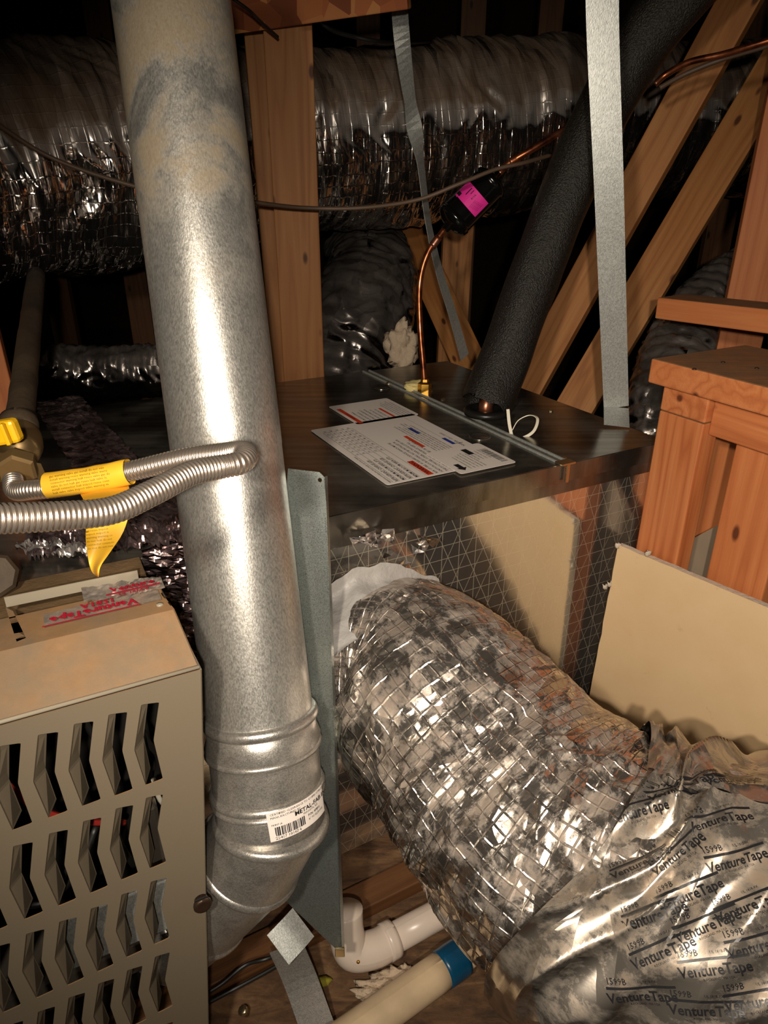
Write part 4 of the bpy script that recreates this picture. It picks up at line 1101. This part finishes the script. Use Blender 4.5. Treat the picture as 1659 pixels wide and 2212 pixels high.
# the hanging end of the tag
e = [P(188, 1105, .60), P(282, 1080, .60), P(278, 1120, .60), P(255, 1175, .598), P(222, 1220, .595), P(212, 1246, .594), P(196, 1232, .595), P(185, 1175, .598)]
rows = 12; V = []; Fc = []; U = []
L_ = [P(170, 1060, .668), P(187, 1100, .60), P(185, 1160, .597), P(190, 1205, .595), P(198, 1234, .594), P(210, 1246, .593)]
R_ = [P(276, 1040, .668), P(283, 1085, .60), P(268, 1145, .590), P(240, 1190, .592), P(218, 1222, .594), P(213, 1246, .593)]
Lc, Rc = catmull(L_, 24), catmull(R_, 24)
for i in range(25):
    for j in range(9):
        p = Lc[i].lerp(Rc[i], j / 8); p = p * (1 - .012 * math.sin(j / 8 * PI + i * .1)); V.append(p)
for i in range(24):
    for j in range(8): k = i * 9 + j; Fc.append((k, k + 1, k + 10, k + 9))
o = mk('tag_tail', V, Fc, MAT['yellowtag'], fc, True); o['label'] = 'pointed end of the yellow tag'
tbv = bvh_of(V, Fc)
h = tbv.ray_cast(Vector((0, 0, 0)), ray(228, 1160).normalized())
pr = Print2D()
tagtext(pr, -.015, .010, .016, -.010, .0026, .0030)
if h[0] is not None:
    fnt = surf_fn(tbv, h[0], -ray(228, 1160).normalized(), Vector((1, 0, .15)), .0004); pr.put('print', fnt, MAT['tagink'], fc)
# big union at lower left of the furnace top
o = lathe_mk('pipe_union', [(0, .022), (.004, .026), (.018, .026), (.022, .022)], P(-12, 1245, .80), P(-22, 1232, .70), MAT['iron'], None, 8, False)
tag(o, 'grey hexagonal pipe union half cut off at the left edge on the furnace top', 'fitting')

# ================================================================== DRYWALL
dn = Vector((-.779, -.627, 0)).normalized(); D0 = P(1335, 1177, 1.27); DD = Vector((.627, -.779, 0))
def DW(px, py, off=0): return PP(px, py, D0 + dn * off, dn)
dw = thing('drywall_sheet', tuple(D0 + Vector((.1, -.1, FZ - D0.z))), 'large tan drywall sheet standing in front of the stand at right', 'drywall')
be = [D0 + DD * .62 + Vector((0, 0, -.01)), D0 + DD * .62 + Vector((0, 0, FZ - D0.z + .002))]
bl_ = DW(1268, 1530); e_ = (bl_ - D0); bl2 = D0 + e_ * ((FZ + .002 - D0.z) / e_.z)
poly = [DW(1659, 1313) + (DW(1659, 1313) - D0) * .9]
top = [D0.lerp(poly[0], k / 24) + Vector((0, 0, noise.noise(Vector((k * .7, 0, 0))) * .0015)) for k in range(25)]
left = [D0.lerp(bl2, k / 20) + DD * noise.noise(Vector((0, k * .9, 1))) * .003 for k in range(20, 0, -1)]
rb_ = Vector((poly[0].x, poly[0].y, FZ + .002))
slab('paper_face', top + [rb_] + left, .001, MAT['drywall'], dw, nrm=dn)
slab('gypsum_core', [p - dn * .001 for p in top + [rb_] + left], .011, MAT['gypsum'], dw, nrm=dn)
for k, (x, y) in enumerate(((1336, 1178), (1308, 1268), (1318, 1262), (1400, 1195))):
    blob('torn_paper', DW(x, y), .005, MAT['gypsum'], dw, .9, .7, 1.2, 1.2, 60, 2)
o = None
sd = thing('drywall_scrap', tuple(FR(.30, .0, FZ)), 'grey drywall offcut behind the stand posts', 'drywall')
q1, q2 = PP(1470, 1178, FR(.13, 0, 0), ADIR), PP(1600, 1108, FR(.13, 0, 0), ADIR)
q3, q4 = Vector((q2.x, q2.y, FZ)), Vector((q1.x, q1.y, FZ))
slab('paper_face', [q1, q2, q3, q4], .001, simple('grey_drywall_paper', srgb(150, 132, 112), .8, 0, .15), sd, nrm=nA)
slab('gypsum_core', [p - nA * .001 for p in (q1, q2, q3, q4)], .012, MAT['gypsum'], sd, nrm=nA)

# ================================================================== CABLES
def cable(pts, r, mat, label, n=60):
    V, Fc, U = sweep(catmull(pts, n), r, 10); o = mk('cable', V, Fc, mat, None, True, U); return tag(o, label, 'cable')
cable([P(-80, 215, 1.22), P(0, 272, 1.22), P(90, 330, 1.24), P(180, 368, 1.27), P(290, 402, 1.3), P(400, 430, 1.35)], .0042, MAT['cable'], 'brown cable sagging across the duct left of the flue')
cable([P(500, 425, 1.38), P(560, 438, 1.4), P(660, 449, 1.45), P(780, 449, 1.45), P(900, 432, 1.42), P(990, 398, 1.40), P(1070, 366, 1.40), P(1130, 352, 1.41), P(1190, 335, 1.46)], .0040, MAT['cable'], 'thin dark cable from the flue to the insulated pipe, passing before the drier')
cable([P(640, -30, 1.5), P(672, 20, 1.5), P(705, 58, 1.52), P(760, 78, 1.56), P(840, 92, 1.62), P(930, 90, 1.9)], .0045, MAT['blackcable'], 'black cable hanging from the strand board header at the top')
cable([P(500, -5, 1.25), P(540, 24, 1.28), P(560, 44, 1.32), P(600, 80, 1.38)], .003, MAT['blackcable'], 'short black cable under the strand board header right of the flue top', 24)
cable([P(1415, 182, 1.36), P(1440, 160, 1.35), P(1490, 134, 1.32), P(1560, 118, 1.29), P(1620, 100, 1.26), P(1720, 70, 1.22)], .006, MAT['copper'], 'reddish copper pipe crossing the diagonal braces at upper right')['category'] = 'pipe'
cable([P(1425, 190, 1.35), P(1480, 160, 1.335), P(1560, 128, 1.305), P(1640, 104, 1.27), P(1720, 78, 1.24)], .0045, MAT['cable'], 'thin cable running just below the copper pipe at upper right')
cable([P(440, 2150, 1.05), P(480, 2125, 1.06), P(530, 2085, 1.08), P(580, 2070, 1.08), P(640, 2040, 1.12)], .003, MAT['blackcable'], 'upper of two thin black wires on the floor beside the furnace', 30)
cable([P(440, 2172, 1.05), P(500, 2140, 1.06), P(560, 2108, 1.08), P(610, 2080, 1.10), P(650, 2060, 1.12)], .003, MAT['blackcable'], 'lower of two thin black wires on the floor beside the furnace', 30)

# ================================================================== FLOOR ITEMS
def FLp(px, py, z=0): return PZ(px, py, FZ + z)
pv = thing('pvc_elbow', tuple(FLp(770, 2080)), 'white plastic drain elbow with pipe stub at the foot of the guard', 'pipe')
zc = .035
pe0 = FLp(775, 2068, zc); pdir = (FLp(900, 2000, zc) - pe0).normalized()
up_ = [pe0 + Vector((-.022, .03, .075)), pe0 + Vector((-.020, .018, .04)), pe0 + Vector((-.01, .005, .008)), pe0 + pdir * .03, pe0 + pdir * .062]
tube('elbow_body', up_, .0285, MAT['pvc'], pv, 30, 30)
tube('hub_ring', [pe0 + pdir * .048, pe0 + pdir * .066], .0300, MAT['pvc'], pv, 30, 3)
tube('pipe_stub', [pe0 + pdir * .06, pe0 + pdir * .33], .0235, MAT['pvc'], pv, 28, 4)
lathe_mk('primer_drip', [(0, .003), (.002, .002)], pe0 + Vector((.0, -.02, .02)), pe0 + Vector((0, -.06, .05)), MAT['brass'], pv, 8)
p2 = thing('drain_pipe', tuple(FLp(870, 2170)), 'dirty white plastic pipe with a blue primed joint on the floor', 'pipe')
da = FLp(960, 2092, .045); db = FLp(760, 2235, .045); dd_ = (da - db).normalized()
tube('pipe_body', [da, db - dd_ * .1], .0275, MAT['dirtypvc'], p2, 30, 10)
tube('primed_joint', [da - dd_ * .006, da + dd_ * .035], [.0285, .0290, .0285], MAT['primer'], p2, 30, 6)
tube('pipe_body', [da + dd_ * .03, da + dd_ * .16], .0235, MAT['dirtypvc'], p2, 30, 6)
fs = thing('loose_strap', tuple(FLp(660, 2110)), 'bent galvanised strap end lying on the floor below the elbow', 'strap')
ka = P(637, 1990, 1.04); kb = P(607, 2040, 1.03)
ribbon('strap_end', [P(655, 1992, 1.06), P(632, 2018, 1.045), P(600, 2052, 1.03)][::1], Vector((.8, -.2, -.55)), .052, .0015, MAT['strap'], fs, 10)
ribbon('strap_run', [P(618, 2046, 1.045), P(650, 2120, 1.06), P(690, 2230, 1.04), P(720, 2300, 1.02)], Vector((1, .1, 0)), .052, .0015, MAT['band'], fs, 16)
for k, (x, y, r_, sx, sy) in enumerate(((860, 2130, .030, 1.6, .7), (815, 2150, .022, 1.2, .8), (880, 2108, .018, 1, .8))):
    o = blob('insulation_tuft', FLp(x, y, .012), r_, MAT['fibre'], None, sx, sy, .5, 1.0, 60, 4)
    tag(o, ['largest white fibreglass tuft on the floor by the drain pipe', 'white fibreglass tuft nearest the loose strap', 'small white fibreglass tuft beside the flexible duct'][k], 'insulation')
o = blob('scrap', FLp(697, 2118, .003), .012, MAT['leaf'], None, 1.2, .7, .2, .7, 60, 2); tag(o, 'yellow green scrap on the floor right of the loose strap', 'scrap')
h = FLp(533, 2190, .003)
o = lathe_mk('bolt', [(0, .005), (.01, .005), (.011, .008), (.015, .008), (.017, .004)], h, h + Vector((-.3, -.2, 1)), MAT['screw'], None, 10); tag(o, 'small shiny bolt on the floor below the elbow', 'bolt')
beam('floor_joist', FLp(430, 2120, .015) - ADIR * .2, FLp(430, 2120, .015) + ADIR * .9, .05, .03, MAT['oldwood'], 'old dark wooden joist along the floor beneath the elbow', 'joist', face=UP)
